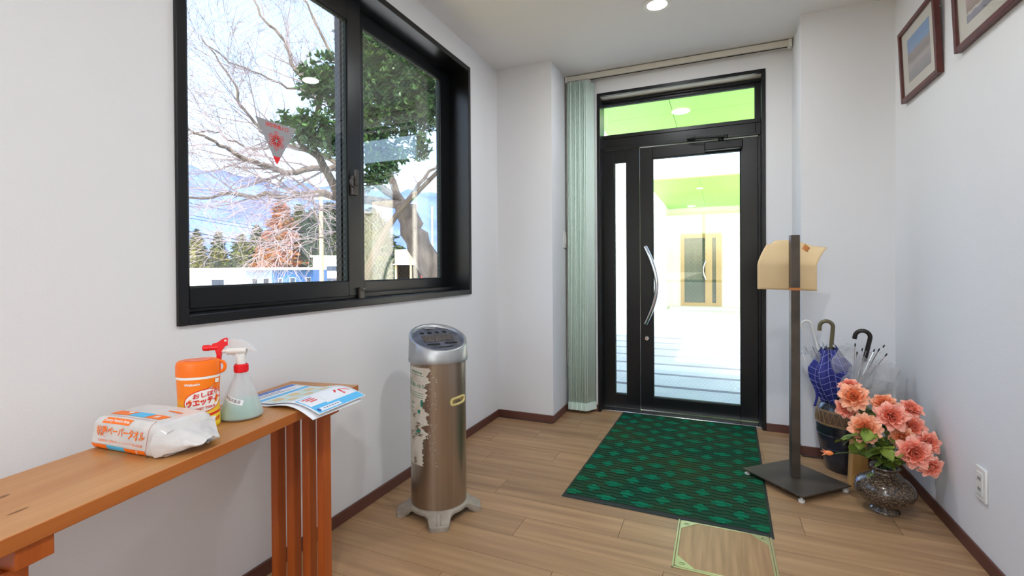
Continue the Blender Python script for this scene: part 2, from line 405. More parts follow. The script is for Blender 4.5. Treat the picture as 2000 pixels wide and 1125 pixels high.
# triangular emergency-access sticker on the left pane
st = thing('emergency_access_sticker', 'grey inverted triangle sticker with red lettering and emblem on window pane', 'sticker', (-1.5105, 1.289, 1.440))
# local frame: x' -> +y, z up, sits on the glass
def sf(u, v, d=0): return Vector((d, u, v))
TRI = [(-.090, .156), (.090, .156), (0, 0)]
k = .19
cut = [(-.090*k, .156*k), (.090*k, .156*k)]
obj('sticker_sheet', MB().prism([TRI[0], cut[0], cut[1], TRI[1]], lambda a, c: sf(a, c, 0), lambda a, c: sf(a, c, .0006)), M['sticker'], st, smooth=False)
obj('red_tip', MB().prism([cut[0], (0, 0), cut[1]], lambda a, c: sf(a, c, 0), lambda a, c: sf(a, c, .0007)), M['red'], st, smooth=False)
m_ = MB(); text(m_, '消防隊進入口', .0172, lambda a, c: sf(a+.002, c+.140, .001), bold=.012)
obj('lettering', m_, M['redink'], st, smooth=False)
m_ = MB()
def seg(m_, p, q, w, d=.001, mi=0):
    p, q = Vector((p[0], p[1], 0)), Vector((q[0], q[1], 0)); t = (q-p).normalized(); nn = Vector((-t.y, t.x, 0))*w/2
    m_.add([sf(v.x, v.y, d) for v in (p-nn, q-nn, q+nn, p+nn)], [(0, 1, 2, 3)], mi)
ec = Vector((-.002, .088)); er = .036
for i in range(6):
    a = PI/2+i*PI/3; c_, s_ = math.cos(a), math.sin(a)
    def q(r, t): return (ec.x+r*c_-t*s_, ec.y+r*s_+t*c_)
    for t in (-.0024, .0024): seg(m_, q(.004, t), q(er*.82, t), .0022)
    hd = [(er*.70, -.0085), (er*.80, -.0095), (er, 0), (er*.80, .0095), (er*.70, .0085)]
    for p0, p1 in zip(hd, hd[1:]): seg(m_, q(*p0), q(*p1), .0021)
    for da, rr in ((PI/6, .72), (PI/12, .6), (-PI/12, .6)):
        c2, s2_ = math.cos(a+da), math.sin(a+da)
        seg(m_, (ec.x+.008*c2, ec.y+.008*s2_), (ec.x+er*rr*c2, ec.y+er*rr*s2_), .0034)
obj('emblem', m_, M['redink'], st, smooth=False)

# ------------------------------------------------------------------ door_1
Y1 = 3.55
b = MB(); CT = .022
b.bb((DX0, YD-.006, 0), (DX0+CT, YD+.14, DZ1)); b.bb((DX1-CT, YD-.006, 0), (DX1, YD+.14, DZ1)); b.bb((DX0+CT, YD-.006, DZ1-CT), (DX1-CT, YD+.02, DZ1))
door = struct(obj('door_1', b, M['black'], bevel=.002))
obj('head_reveal', MB().bb((DX0+CT, YD+.02, DZ1-CT), (DX1-CT, YD+.14, DZ1-.004)), M['cream'], door, smooth=False)
obj('threshold', MB().bb((DX0+CT, YD+.03, 0), (DX1-CT, YD+.2, .012)), M['chrome'], door, bevel=.003)
def panel(m_, x0, x1, z0, z1, g, y0, y1):
    gx0, gx1, gz0, gz1 = g
    m_.bb((x0, y0, z0), (gx0, y1, z1)); m_.bb((gx1, y0, z0), (x1, y1, z1)); m_.bb((gx0, y0, z0), (gx1, y1, gz0)); m_.bb((gx0, y0, gz1), (gx1, y1, z1))
def glaze(parent, g, yc):
    gx0, gx1, gz0, gz1 = g
    obj('pane', MB().bb((gx0-.003, yc-.0035, gz0-.003), (gx1+.003, yc+.0035, gz1+.003)), M['glass'], parent, smooth=False)
    w = MB(); wires(w, gx0, gx1, gz0, gz1, lambda a, z: Vector((a, yc, z)), pitch=.030); obj('wire_mesh', w, M['wire'], parent, smooth=False)
    q = MB()
    for (p, r_) in (((gx0, gz0), (gx0+.004, gz1)), ((gx1-.004, gz0), (gx1, gz1)), ((gx0, gz0), (gx1, gz0+.004)), ((gx0, gz1-.004), (gx1, gz1))):
        q.bb((p[0], yc-.016, p[1]), (r_[0], yc+.016, r_[1]))
    obj('gasket', q, M['rubber'], parent, smooth=False)
ZH = DZ1-CT-.004
m_ = MB(); gt = (-.789, .230, 2.028, 2.250); panel(m_, DX0+CT-.018, DX1-CT+.018, 1.918, ZH, gt, Y1-.01, Y1+.05)
m_.bb((DX0+CT, Y1-.03, ZH-.018), (DX1-CT, Y1-.01, ZH))
m_.bb((DX0+CT, Y1-.02, 1.918), (DX1-CT, Y1-.01, 1.935)); m_.bb((DX0+CT, Y1-.016, 2.0), (DX1-CT, Y1-.01, 2.026))
tr_ = obj('transom', m_, M['black'], door, bevel=.002); glaze(tr_, gt, Y1+.02)
m_ = MB(); gs = (-.705, -.616, .110, 1.825); panel(m_, DX0+CT-.01, -.5215, .014, 1.916, gs, Y1, Y1+.04)
sl = obj('sidelight', m_, M['black'], door, bevel=.002); glaze(sl, gs, Y1+.02)
m_ = MB(); gd = (-.430, .140, .110, 1.83); panel(m_, -.5185, .244, .016, 1.912, gd, Y1-.004, Y1+.036)
leaf = obj('door_leaf', m_, M['black'], door, bevel=.0025); glaze(leaf, gd, Y1+.016)
m_ = MB(); m_.bb((.2445, Y1-.006, .014), (DX1-CT+.01, Y1+.05, 1.917)); obj('hinge_jamb', m_, M['black'], door, bevel=.002)
# bowed pull handle
m_ = MB(); pts = []
for i in range(25):
    t = i/24; zz = lerp(.645, 1.195, t); pts.append((-.476+.082*math.sin(PI*t), Y1-.055-.035*math.sin(PI*t), zz))
m_.tube(pts, .0145, 14)
for i in (2, 22): m_.tube([pts[i], (pts[i][0]-.004, Y1-.002, pts[i][2])], .008, 10)
obj('pull_handle', m_, M['chrome'], leaf)
m_ = MB(); m_.lathe([(0, .016), (.012, .016), (.0165, .012), (.0185, 0)], 24); 
lk = obj('lock_cylinder', m_, M['chrome'], leaf); lk.location = (-.474, Y1-.004, .535); lk.rotation_euler = (PI/2, 0, 0)
obj('key_slot', MB().box((0, 0, .0165), (.003, .009, .001)), M['hole'], lk, smooth=False)
# closer
m_ = MB(); m_.box((.035, Y1-.035, 1.866), (.235, .045, .058)); 
cl = obj('closer_body', m_, M['blackm'], leaf, bevel=.006)
m_ = MB(); m_.tube([(.02, Y1-.05, 1.905), (.05, Y1-.09, 1.912), (-.17, Y1-.055, 1.93)], .008, 8); m_.box((-.17, Y1-.035, 1.94), (.05, .05, .022)); m_.lathe([(.018, 0), (.018, .02), (0, .02)], 16, (.02, Y1-.05, 1.893)); m_.lathe([(.012, 0), (.012, .022), (0, .022)], 16, (.05, Y1-.09, 1.9))
obj('closer_arm', m_, M['blackm'], leaf, bevel=.001)

# ------------------------------------------------------------------ vertical blind
vb = thing('vertical_blind', 'mint green vertical blind drawn back to one side of the door', 'blind', (-.93, 3.375, 0))
ox, oy = -.93, 3.375
m_ = MB(); m_.bb((XB+.004-ox, -.022, 2.398), (XE-.008-ox, .022, 2.434)); obj('head_rail', m_, M['rail'], vb, bevel=.003)
obj('rail_slot', MB().bb((-.06, -.006, 2.3965), (XE-.03-ox, .006, 2.3985)), M['hole'], vb, smooth=False)
obj('rail_end_cap', MB().bb((XE-.026-ox, -.024, 2.392), (XE-.006-ox, .024, 2.437)), M['white'], vb, bevel=.003)
obj('rail_end_cap', MB().bb((XB+.004-ox, -.024, 2.392), (XB+.022-ox, .024, 2.437)), M['white'], vb, bevel=.003)
dv = Vector((.50, .866, 0)).normalized()
def louver_mesh():
    m_ = MB()
    def f(u, v):
        s = (u-.5)*.094; bow = .003*(1-(2*u-1)**2); nrm = Vector((-dv.y, dv.x, 0)); return dv*s+nrm*bow+Vector((0, 0, lerp(.03, 2.385, v)))
    m_.grid(8, 2, f); return m_.mesh('louver', M['louver'])
lm = louver_mesh()
wm_ = MB(); wm_.prism([(-.049, -.004), (.049, -.004), (.049, .004), (-.049, .004)], lambda a, c: dv*a+Vector((-dv.y, dv.x, 0))*c+Vector((0, 0, .022)), lambda a, c: dv*a+Vector((-dv.y, dv.x, 0))*c+Vector((0, 0, .075)))
wmesh = wm_.mesh('bottom_weight', M['louver'], smooth=False)
hm = MB().box((0, 0, 2.39), (.01, .006, .02)).mesh('hanger', M['white'], smooth=False)
for i in range(13):
    lo = obj('louver', lm, None, vb); lo.location = (-.045+.0112*i, -.004*(i % 3), 0)
    s = lo.modifiers.new('thick', 'SOLIDIFY'); s.thickness = .0012
    w_ = obj('bottom_weight', wmesh, None, lo); obj('hanger', hm, None, lo)
m_ = MB(); m_.tube([(-.083, -.015, 2.39), (-.083, -.015, .36), (-.076, -.02, .335), (-.069, -.024, .36), (-.069, -.024, 2.39)], .0022, 6)
obj('operating_cord', m_, M['cord'], vb)
sw = thing('light_switch', 'white wall switch plate beside the mint blind', 'switch', (XB, 3.343, 1.25))
obj('plate', MB().bb((0, -.035, -.058), (.007, .035, .058)), M['white'], sw, bevel=.002)
obj('rocker', MB().bb((.007, -.012, -.03), (.0105, .012, .03)), M['white'], sw, bevel=.0015)

# ------------------------------------------------------------------ downlights
def downlight(x, y, label, power):
    d = thing('ceiling_downlight', label, 'downlight', (x, y, HC), group='ceiling downlights')
    m_ = MB(); m_.lathe([(.052, 0), (.072, -.001), (.074, -.004), (.068, -.007), (.052, -.006), (.05, 0)], 40); obj('trim_ring', m_, M['white'], d)
    m_ = MB(); m_.lathe([(.053, -.004), (.03, -.0055), (0, -.006)], 40); obj('diffuser', m_, M['lamp'], d)
    l = bpy.data.lights.new('downlight_lamp', 'AREA'); l.shape = 'DISK'; l.size = .1; l.energy = power; l.color = (.95, .975, 1)
    lo = bpy.data.objects.new('downlight_lamp', l); COL.objects.link(lo); lo.parent = d; lo.location = (0, 0, -.012)
downlight(-.293, 2.633, 'round white ceiling downlight in front of the glass door', DOWNLIGHT_W*.66)
for (x, y, w_) in ((.12, 1.1, 'above the middle of the room'), (.12, -.5, 'behind the viewer'), (-.293, -1.9, 'by the added rear window')):  # extra lamps out of view, added to brighten the room
    downlight(x, y, 'added unseen ceiling downlight '+w_, DOWNLIGHT_W*(.8 if y > 0 else 1.2))
# ------------------------------------------------------------------ bench
BA = R(9.5); BZ = .65
bn = thing('wooden_bench', 'narrow honey coloured wooden bench with slatted legs along the left wall', 'bench', (-1.19, 1.02, 0), BA)
BO = Vector((-1.19, 1.02, 0)); bnx = Vector((math.cos(BA), math.sin(BA), 0)); buy = Vector((-math.sin(BA), math.cos(BA), 0))
def BL(X, Y, z): return (X-BO.dot(bnx), Y-BO.dot(buy), z)
m_ = MB(); m_.bb(BL(-1.178, .24, .622), BL(-.909, 1.465, .65)); m_.mi = [0, 0, 1, 1, 1, 1]; top = obj('bench_top', m_, [M['wood'], M['woodedge']], bn, bevel=.002)
km = MB()
for (X, Y, r, e) in ((-1.08, .60, .009, 2.2), (-.99, .57, .005, 6), (-1.0, .80, .006, 2.5), (-1.12, 1.39, .006, 3)):
    c = Vector(BL(X, Y, .6505)); km.add([(c.x+r*.5*math.cos(2*PI*k/14), c.y+r*e*.5*math.sin(2*PI*k/14), c.z) for k in range(14)], [tuple(range(14))])
obj('wood_knot', km, M['knot'], top, smooth=False)
for (Y0, P0) in ((.522, .512), (1.307, 1.300)):
    m_ = MB(); m_.bb(BL(-1.16, Y0, .588), BL(-.915, Y0+.052, .622)); obj('cross_beam', m_, M['wood2'], bn, bevel=.0015)
    for X in (-1.126, -1.068, -1.010, -.956):
        m_ = MB(); m_.bb(BL(X, P0, 0), BL(X+.0265, P0+.036, .588)); obj('leg_slat', m_, M['wood2'], bn, bevel=.0015)

# ------------------------------------------------------------------ wet tissue canister
cc = (-1.218, .797, BZ)
can = thing('wet_tissue_canister', 'orange lidded wet tissue canister on the bench behind the towel pack', 'canister', cc, R(45))
SX, SY = .0478, .036; CHH = .132
def can_r(z): # slight waist
    t = z/CHH; return 1-.045*math.sin(PI*min(1, t*1.0))**2*(1 if t < 1 else 0)
cmat = mat('canister_print', srgb(255, 128, 10), .35)
t_ = cmat.node_tree; n_ = t_.nodes; tc = n_.new('ShaderNodeTexCoord'); sp = n_.new('ShaderNodeSeparateXYZ'); rp = n_.new('ShaderNodeValToRGB')
t_.links.new(tc.outputs['Object'], sp.inputs[0]); mr_ = n_.new('ShaderNodeMapRange'); mr_.inputs[2].default_value = CHH; t_.links.new(sp.outputs[2], mr_.inputs[0]); t_.links.new(mr_.outputs[0], rp.inputs[0]); t_.links.new(rp.outputs[0], n_['Principled BSDF'].inputs['Base Color'])
e = rp.color_ramp.elements; e[0].position = .26; e[0].color = srgb(252, 226, 60); e[1].position = .62; e[1].color = srgb(255, 132, 10)
m_ = MB(); prof = [(0, 0), (.94, 0), (1.0, .004)]+[(can_r(CHH*i/16), .004+(CHH-.004)*i/16) for i in range(1, 17)]+[(.9, CHH)]
m_.lathe(prof, 48, sx=SX, sy=SY); obj('printed_body', m_, cmat, can)
m_ = MB(); m_.lathe([(1.0, CHH-.006), (1.005, CHH-.005), (1.005, CHH), (1.0, CHH+.001)], 48, sx=SX, sy=SY); obj('white_ring', m_, M['whiteink'], can)
m_ = MB(); m_.lathe([(1.0, CHH), (1.035, CHH+.001), (1.035, CHH+.026), (.99, CHH+.035), (.88, CHH+.0385), (.6, CHH+.038), (0, CHH+.038)], 48, sx=SX, sy=SY)
lid = obj('lid', m_, M['orange'], can)
m_ = MB(); m_.lathe([(.60, CHH+.0385), (.59, CHH+.0398), (0, CHH+.0400)], 40, sx=SX, sy=SY); obj('flip_cap', m_, M['pink'], lid)
m_ = MB(); lt = []
for i in range(13):
    a = -PI*.62+i*PI*1.24/12; lt.append((SX*1.0+.0105*math.cos(a)+.001, 0, CHH+.018+.0135*math.sin(a)))
m_.tube(lt, .0042, 8); obj('hanging_loop', m_, M['orange'], lid)
# local frame faces -y; (u metres along the wall of the can, v height)
def CN(u, v, d=.0008):
    a = -PI/2+u/.0405; k_ = can_r(v); x, y = SX*k_*math.cos(a), SY*k_*math.sin(a)
    nn = Vector((math.cos(a)/SX, math.sin(a)/SY, 0)).normalized(); return Vector((x, y, v))+nn*d
U0 = .016
el = MB()
NE = 40
def ell(rx, ry, cx, cy, d, mi=0):
    vs = [CN(cx, cy, d)]
    for rr in (.5, 1):
        vs += [CN(cx+rx*rr*math.cos(2*PI*k/NE), cy+ry*rr*math.sin(2*PI*k/NE)+.12*rx*rr*math.cos(2*PI*k/NE), d) for k in range(NE)]
    fs = [(0, 1+k, 1+(k+1) % NE) for k in range(NE)]+[(1+k, 1+NE+k, 1+NE+(k+1) % NE, 1+(k+1) % NE) for k in range(NE)]
    el.add(vs, fs, mi)
ell(.0415, .029, U0+.002, .072, .0006, 0); ell(.0395, .0268, U0+.002, .072, .0009, 1)
el.add([CN(U0+.012+a, .072+c, .0007) for a, c in ((-.02, .024), (-.006, .030), (.016, .042), (.006, .032), (.022, .028), (.03, .024))], [(0, 1, 2, 3), (0, 3, 4, 5)], 0)
el.add([CN(U0+.012+a, .072+c, .001) for a, c in ((-.02, .021), (-.004, .028), (.010, .0365), (.003, .030), (.018, .0255), (.024, .020))], [(0, 1, 2, 3), (0, 3, 4, 5)], 1)
obj('label_cloud', el, [M['redink'], M['whiteink']], can)
lm_ = MB()
text(lm_, 'おしぼり', .0138, lambda a, c: CN(U0+.006+a, .087+c+a*.12, .0016), bold=.03, maxedge=.004, rot=.03)
text(lm_, 'ウエッティー', .0175, lambda a, c: CN(U0+.006+a, .0705+c+a*.12, .0016), bold=.045, sx=.78, maxedge=.004, rot=.03)
text(lm_, 'WET TISSUE', .0075, lambda a, c: CN(U0+.004+a, .054+c+a*.12, .0016), bold=.03, maxedge=.004)
text(lm_, '70枚', .0115, lambda a, c: CN(U0+.030+a, .021+c+a*.12, .0010), bold=.02, maxedge=.004)
lm_.grid(10, 1, lambda u, v: CN(U0+lerp(-.012, .045, u), .030+v*.006+lerp(-.012, .045, u)*.15, .0007))
obj('red_lettering', lm_, M['redink'], can, smooth=False)
lm_ = MB(); text(lm_, 'Wakodo', .0085, lambda a, c: CN(U0-.022+a, .114+c+a*.05, .001), bold=.03, maxedge=.004)
lm_.grid(6, 1, lambda u, v: CN(U0+lerp(.024, .036, u), .113+v*.010, .0008)); obj('white_lettering', lm_, M['whiteink'], can, smooth=False)

# ------------------------------------------------------------------ spray bottle
sb = thing('spray_bottle', 'translucent conical spray bottle with red trigger and pale green liquid', 'spray bottle', (-1.188, .893, BZ), R(-143))
m_ = MB(); m_.lathe([(0, .0015), (.047, .0015), (.0525, .006), (.053, .012), (.035, .070), (.017, .114), (.0145, .122), (.0145, .128)], 48); obj('bottle_body', m_, M['bottle'], sb)
m_ = MB(); m_.lathe([(0, .003), (.046, .003), (.051, .007), (.0512, .0125), (.0413, .046), (0, .046)], 40); obj('liquid', m_, M['liquid'], sb)
m_ = MB(); m_.tube([(0, 0, .012), (0, 0, .125)], .0035, 10); m_.lathe([(.0055, .008), (.0055, .018), (.003, .018)], 12); obj('dip_tube', m_, M['bottle'], sb)
m_ = MB(); m_.lathe([(.014, .122), (.0168, .123), (.0175, .128), (.0168, .143), (.014, .145)], 32)
for k in range(24):
    a = 2*PI*k/24; m_.box((.0172*math.cos(a), .0172*math.sin(a), .133), (.0012, .0014, .016), Matrix.Rotation(a, 3, 'Z'))
obj('screw_collar', m_, M['red'], sb)
# head: local +x is the spray direction
m_ = MB(); m_.lathe([(.0115, .143), (.0115, .165), (.0095, .168), (.0095, .172)], 24)
m_.tube([(-.014, 0, .181), (.034, 0, .181)], .0105, 16); m_.tube([(.034, 0, .181), (.052, 0, .181)], .0055, 12)
m_.tube([(-.004, 0, .172), (.022, 0, .172)], .0045, 10)
m_.box((0, 0, .170), (.022, .014, .012))
hd = obj('spray_head', m_, M['white'], sb, bevel=.0006)
m_ = MB()
shp = [(.030, .186), (.030, .212), (.018, .2135), (-.004, .209), (-.022, .199), (-.036, .182), (-.040, .174), (-.030, .178), (-.014, .186)]
m_.prism(shp, lambda a, c: Vector((a, -.007, c)), lambda a, c: Vector((a, .007, c))); obj('shroud', m_, film_mat('milky_shroud', srgb(236, 236, 238), .62, .3), hd, bevel=.001)
m_ = MB()
trg = [(.026, .196), (.024, .205), (.036, .217), (.044, .214), (.056, .205), (.068, .202), (.070, .192), (.062, .186), (.058, .172), (.060, .146), (.050, .146), (.047, .172), (.042, .190), (.034, .196)]
m_.prism(trg, lambda a, c: Vector((a, -.0055, c)), lambda a, c: Vector((a, .0055, c))); tg = obj('trigger', m_, M['red'], hd, bevel=.001)
m_ = MB(); m_.tube([(.055, 0, .191), (.076, 0, .191), (.0775, 0, .191), (.090, 0, .191), (.092, 0, .191)], [.0068, .0072, .0085, .0078, .006], 16); obj('nozzle', m_, M['red'], hd)
m_ = MB(); m_.tube([(.036, -.0062, .2095), (.036, .0062, .2095)], .0028, 12); obj('pivot_pin', m_, M['white'], tg)
def BTL(u, v, d=.0008):  # on the cone, u metres round from the side seen from the room, v height
    r = lerp(.053, .035, (v-.012)/.058)+d; a = R(91)+u/.045; return Vector((r*math.cos(a), r*math.sin(a), v))
m_ = MB(); rr_ = R(-17)
def lab(a, c, d): return BTL(-.014+a*math.cos(rr_)-c*math.sin(rr_), .056+a*math.sin(rr_)+c*math.cos(rr_), d)
m_.grid(8, 2, lambda u, v: lab((u-.5)*.062, (v-.5)*.0135, .0008)); tl = obj('paper_label', m_, M['paper'], sb)
m_ = MB(); text(m_, '手指消毒液', .0098, lambda a, c: lab(a, c, .0013), maxedge=.004); obj('lettering', m_, M['blackink'], tl, smooth=False)

# ------------------------------------------------------------------ paper towel pack
tp = thing('paper_towel_pack', 'plastic wrapped paper towel pack with orange Japanese print on the bench', 'towel pack', (-1.196, .678, BZ), R(4))
LX, WY, HZ = .114, .070, .068
RC_ = .018
def RRp(v):
    """rounded rectangle walked by arc length from the lower front corner up the front; returns (y, z) in -1..1"""
    A_, B_ = WY-RC_, HZ/2-RC_; q = PI/2*RC_; segs = [2*B_, q, 2*A_, q, 2*B_, q, 2*A_, q]; L = (v % 1)*sum(segs); i = 0
    while i < 7 and L > segs[i]: L -= segs[i]; i += 1
    t = L/segs[i]
    if i == 0: p = (-WY, lerp(-B_, B_, t))
    elif i == 2: p = (lerp(-A_, A_, t), HZ/2)
    elif i == 4: p = (WY, lerp(B_, -B_, t))
    elif i == 6: p = (lerp(A_, -A_, t), -HZ/2)
    else:
        c = {1: (-A_, B_, PI), 3: (A_, B_, PI/2), 5: (A_, -B_, 0), 7: (-A_, -B_, -PI/2)}[i]; a = c[2]-t*PI/2; p = (c[0]+RC_*math.cos(a), c[1]+RC_*math.sin(a))
    return p[0]/WY, p[1]/(HZ/2)
PERI = 4*(WY-RC_)+4*(HZ/2-RC_)+2*PI*RC_
def PK(u, v, d=0):
    """u -1..1 along the pack, v 0..1 once round: starts at the lower front edge, up the front, over the top, down the back"""
    y, z = RRp(v)
    taper = 1-max(0, abs(u)-.80)**1.6*5.0
    sag = .05*mnoise.noise(Vector((u*2.1, y*1.7, z*1.3+3)))+.025*mnoise.noise(Vector((u*6, y*5, z*5)))
    zz = HZ/2*(1+z*(taper+.5*sag)) if z > 0 else HZ/2*(1+z)
    yy = WY*y*(1-.06*(z+1))*(1-max(0, abs(u)-.86)*1.0)*(1+sag*.4)
    xx = LX*u*(1+.02*z)
    if z > 0: zz += .004*math.cos(u*1.4)
    p = Vector((xx, yy, max(zz, .001)))
    if d: p += Vector((0, y, max(z, 0))).normalized()*d
    return p
m_ = MB(); m_.grid(44, 72, lambda u, v: PK(2*u-1, v))
obj('film_body', m_, M['film'], tp)
m_ = MB()
# gathered ends
def endcap(sgn):
    N = 36; ring = [PK(sgn, k/N) for k in range(N)]; c = sum(ring, Vector())/N+Vector((sgn*.004, 0, .004))
    m_.add(ring+[c], [(k, (k+1) % N, N) for k in range(N)])
endcap(1); endcap(-1); obj('gathered_end', m_, M['film'], tp)
m_ = MB()   # loose triangular flap on the right end
def flap(u, v):
    w = lerp(.072, .020, u**.8); x = LX*.93+u*.062; yv = lerp(-1, 1, v)*w+.012*u; z = lerp(.054, .022, u)+.008*math.sin(v*PI)+.004*mnoise.noise(Vector((u*5, v*6, 1)))
    return Vector((x, yv, z))
m_.grid(14, 14, flap)
def flap2(u, v):
    w = lerp(.070, .022, u); x = LX*.93+u*.058; yv = lerp(-1, 1, v)*w+.012*u; z = lerp(.006, .020, u)+.003*mnoise.noise(Vector((u*6, v*7, 4)))
    return Vector((x, yv, max(z, .001)))
m_.grid(14, 14, flap2)
m_.grid(14, 6, lambda u, v: flap(u, 0)*(1-v)+flap2(u, 0)*v+Vector((0, -.006*math.sin(v*PI)+.003*mnoise.noise(Vector((u*9, v*4, 7))), 0)))
obj('film_flap', m_, M['film'], tp)
# print: front face spans v .03-.22, top .28-.47
def patch(m_, u0, u1, v0, v1, d=.0007, mi=0, sk=0):
    m_.grid(14, 8, lambda u, v: PK(lerp(u0, u1, u)+sk*(v-.5), lerp(v0, v1, v), d), mi)
m_ = MB()
patch(m_, -.80, -.26, .195, .262, sk=.06); patch(m_, .20, .62, .195, .262, sk=.06)
patch(m_, -.60, .14, .102, .140, sk=.04)
patch(m_, -.88, -.42, -.040, -.006); patch(m_, .08, .66, -.042, -.008); patch(m_, .22, .60, .335, .352)
op_ = obj('orange_print', m_, M['orangeink'], tp)
m_ = MB(); patch(m_, -.25, .18, .192, .265, sk=.06); patch(m_, -.42, .08, -.041, -.007); obj('blue_print', m_, M['blueink'], tp)
def FR(a, c, d=.0012): return PK(a/LX, .046+c/PERI, d)     # on the front face
m_ = MB(); text(m_, '抗菌ペーパータオル', .0195, lambda a, c: FR(a-.006, c+.005), bold=.022, sx=.88, maxedge=.006)
text(m_, '抗菌剤配合で清潔志向・ソフトタイプで吸水性抜群', .0062, lambda a, c: FR(a-.004, c-.0115), maxedge=.006)
obj('orange_lettering', m_, M['orangeink'], tp, smooth=False)
m_ = MB(); text(m_, 'Sanitary Premium Series', .0092, lambda a, c: PK((a-.026)/LX, .120+c/PERI, .0014), bold=.02, maxedge=.006, sx=.86)
text(m_, '#', .02, lambda a, c: PK((a+.046)/LX, .228+c/PERI, .0014), bold=.02, maxedge=.006)
text(m_, 'S', .012, lambda a, c: PK((a+.05)/LX, -.024+c/PERI, .0014), bold=.02, maxedge=.006)
N = 18; m_.add([PK(-.38+.07*math.cos(2*PI*k/N), .242+.013*math.sin(2*PI*k/N), .0012) for k in range(N)], [tuple(range(N))])
obj('white_lettering', m_, M['whiteink'], tp, smooth=False)
m_ = MB()
fl = [(-.92, .0), (-.90, .11), (-.82, .165)]; fr_ = [(.68, -.02), (.70, .10), (.66, .165)]
def line(pts):
    for (a, c), (a2, c2) in zip(pts, pts[1:]):
        m_.grid(10, 1, lambda u, v: PK(lerp(a, a2, u), lerp(c, c2, u)+(v-.5)*.003+0, .0008) if abs(a2-a) > abs(c2-c)*2 else PK(lerp(a, a2, u)+(v-.5)*.008, lerp(c, c2, u), .0008))
line([fl[0], fl[1], fl[2]]); line(fr_); line([fl[2], fr_[2]]); obj('border_line', m_, M['brownink'], tp, smooth=False)

# ------------------------------------------------------------------ leaflets
def leaflet(name, label, off, z, rz, droop, full):
    t = thing(name, label, 'leaflet', (-1.180+off[0], 1.100+off[1], z), rz, 'leaflets on the bench')
    A, Bq = .297, .21
    # local x: from the wall side (-) to the overhanging side (+); y across
    def sheet(a, c, d=0):
        s = max(0, a-.045)/.105
        zz = .0015+.002*math.sin(a*30+1)*.5+s*s*(-droop)+.010*math.sin(PI*min(1, max(0, (a+.02)/.17)))*(1 if droop > 0 else .4)
        zz += .006*max(0, (-c-.06)/.05)**2*(a > -.2)*0
        return Vector((a, c, zz+d))
    def sh(u, v): return sheet((u-.5)*A, (v-.5)*Bq)
    o = obj('sheet', MB().grid(24, 10, sh), M['paper'], t, thick=.0005)
    if not full: return t
    def rect(mb, a0, a1, c0, c1, d=.0006): mb.grid(max(1, int((a1-a0)/.012)), 4, lambda u, v: sheet(lerp(a0, a1, u), lerp(c0, c1, v), d))
    blue = MB(); rect(blue, -.146, -.126, -.1, .1); obj('blue_band', blue, mat('print_blue', srgb(92, 134, 214), .6), t)
    lb = MB(); rect(lb, -.086, -.068, -.1, .1); rect(lb, .118, .146, -.1, .1); rect(lb, .055, .146, -.1, -.035); obj('light_blue_band', lb, mat('print_sky', srgb(96, 190, 240), .6), t)
    wt = MB(); rect(wt, .062, .112, -.028, .092, .0009); rect(wt, .06, .112, -.096, -.032, .0009); rect(wt, .128, .142, -.085, .0, .0009); obj('white_panel', wt, M['paper'], t)
    pg = MB()
    for r_ in range(2):
        for c_ in range(3): rect(pg, -.060+r_*.052, -.014+r_*.052, -.094+c_*.064, -.036+c_*.064)
    obj('pale_green_panel', pg, mat('print_pale_green', srgb(206, 226, 214), .6), t)
    hd_ = MB()
    for r_ in range(2):
        for c_ in range(3):
            cx, cy = -.037+r_*.052, -.065+c_*.064
            hd_.add([sheet(cx+.015*math.cos(2*PI*k/12)*(1+.3*math.sin(3*k)), cy+.018*math.sin(2*PI*k/12), .0010) for k in range(12)], [tuple(range(12))])
    obj('printed_hand', hd_, mat('print_skin', srgb(226, 196, 150), .6), t)
    rd = MB()
    for (p, q_, w) in (((.070, .045), (.105, .060), .010), ((.072, .065), (.095, .058), .008), ((.075, .072), (.092, .086), .006), ((.070, .052), (.085, .035), .006), ((.08, .08), (.098, .09), .004)):
        p, q_ = Vector((*p, 0)), Vector((*q_, 0)); tt = (q_-p).normalized(); nn = Vector((-tt.y, tt.x, 0))*w/2
        rd.add([sheet(v.x, v.y, .0013) for v in (p-nn, q_-nn, q_+nn, p+nn)], [(0, 1, 2, 3)])
    for k in range(3): rect(rd, .066+k*.010, .071+k*.010, -.085+.006*k, -.045, .0013)
    obj('red_print', rd, M['redink'], t, smooth=False)
    gy = MB()
    for k in range(2): rect(gy, -.118+k*.012, -.113+k*.012, -.09, .02+.05*k)
    for k in range(6): rect(gy, .132, .137, -.07+k*.011, -.063+k*.011, .0013)
    for k in range(4): rect(gy, -.139, -.133, -.07+k*.03, -.052+k*.03, .0011)
    obj('grey_text_line', gy, mat('print_grey', srgb(150, 150, 176), .6), t, smooth=False)
    dt = MB(); dt.add([sheet(.134+.006*math.cos(2*PI*k/12), -.088+.006*math.sin(2*PI*k/12), .0016) for k in range(12)], [tuple(range(12))]); obj('blue_dot', dt, mat('print_dark_blue', srgb(50, 90, 170), .6), t, smooth=False)
    return t
leaflet('leaflet', 'lower plain white leaflet peeping from beneath the blue hand-washing leaflet', (-.002, -.012), BZ+.0006, R(2), .020, False)
leaflet('leaflet', 'blue and white printed leaflet lying on the far end of the bench', (0, 0), BZ+.006, R(4), .014, True)

# ------------------------------------------------------------------ ashtray stand
AC = (-1.115, 1.767, 0); ag = math.atan2(-.151, .094)
ash = thing('ashtray_stand', 'cylindrical brushed steel standing ashtray with slanted top and star foot', 'ashtray', AC, ag)
RB = .1185
m_ = MB(); m_.lathe([(RB-.002, .040), (RB, .042), (RB, .672)], 64); obj('steel_cylinder', m_, M['steel'], ash)
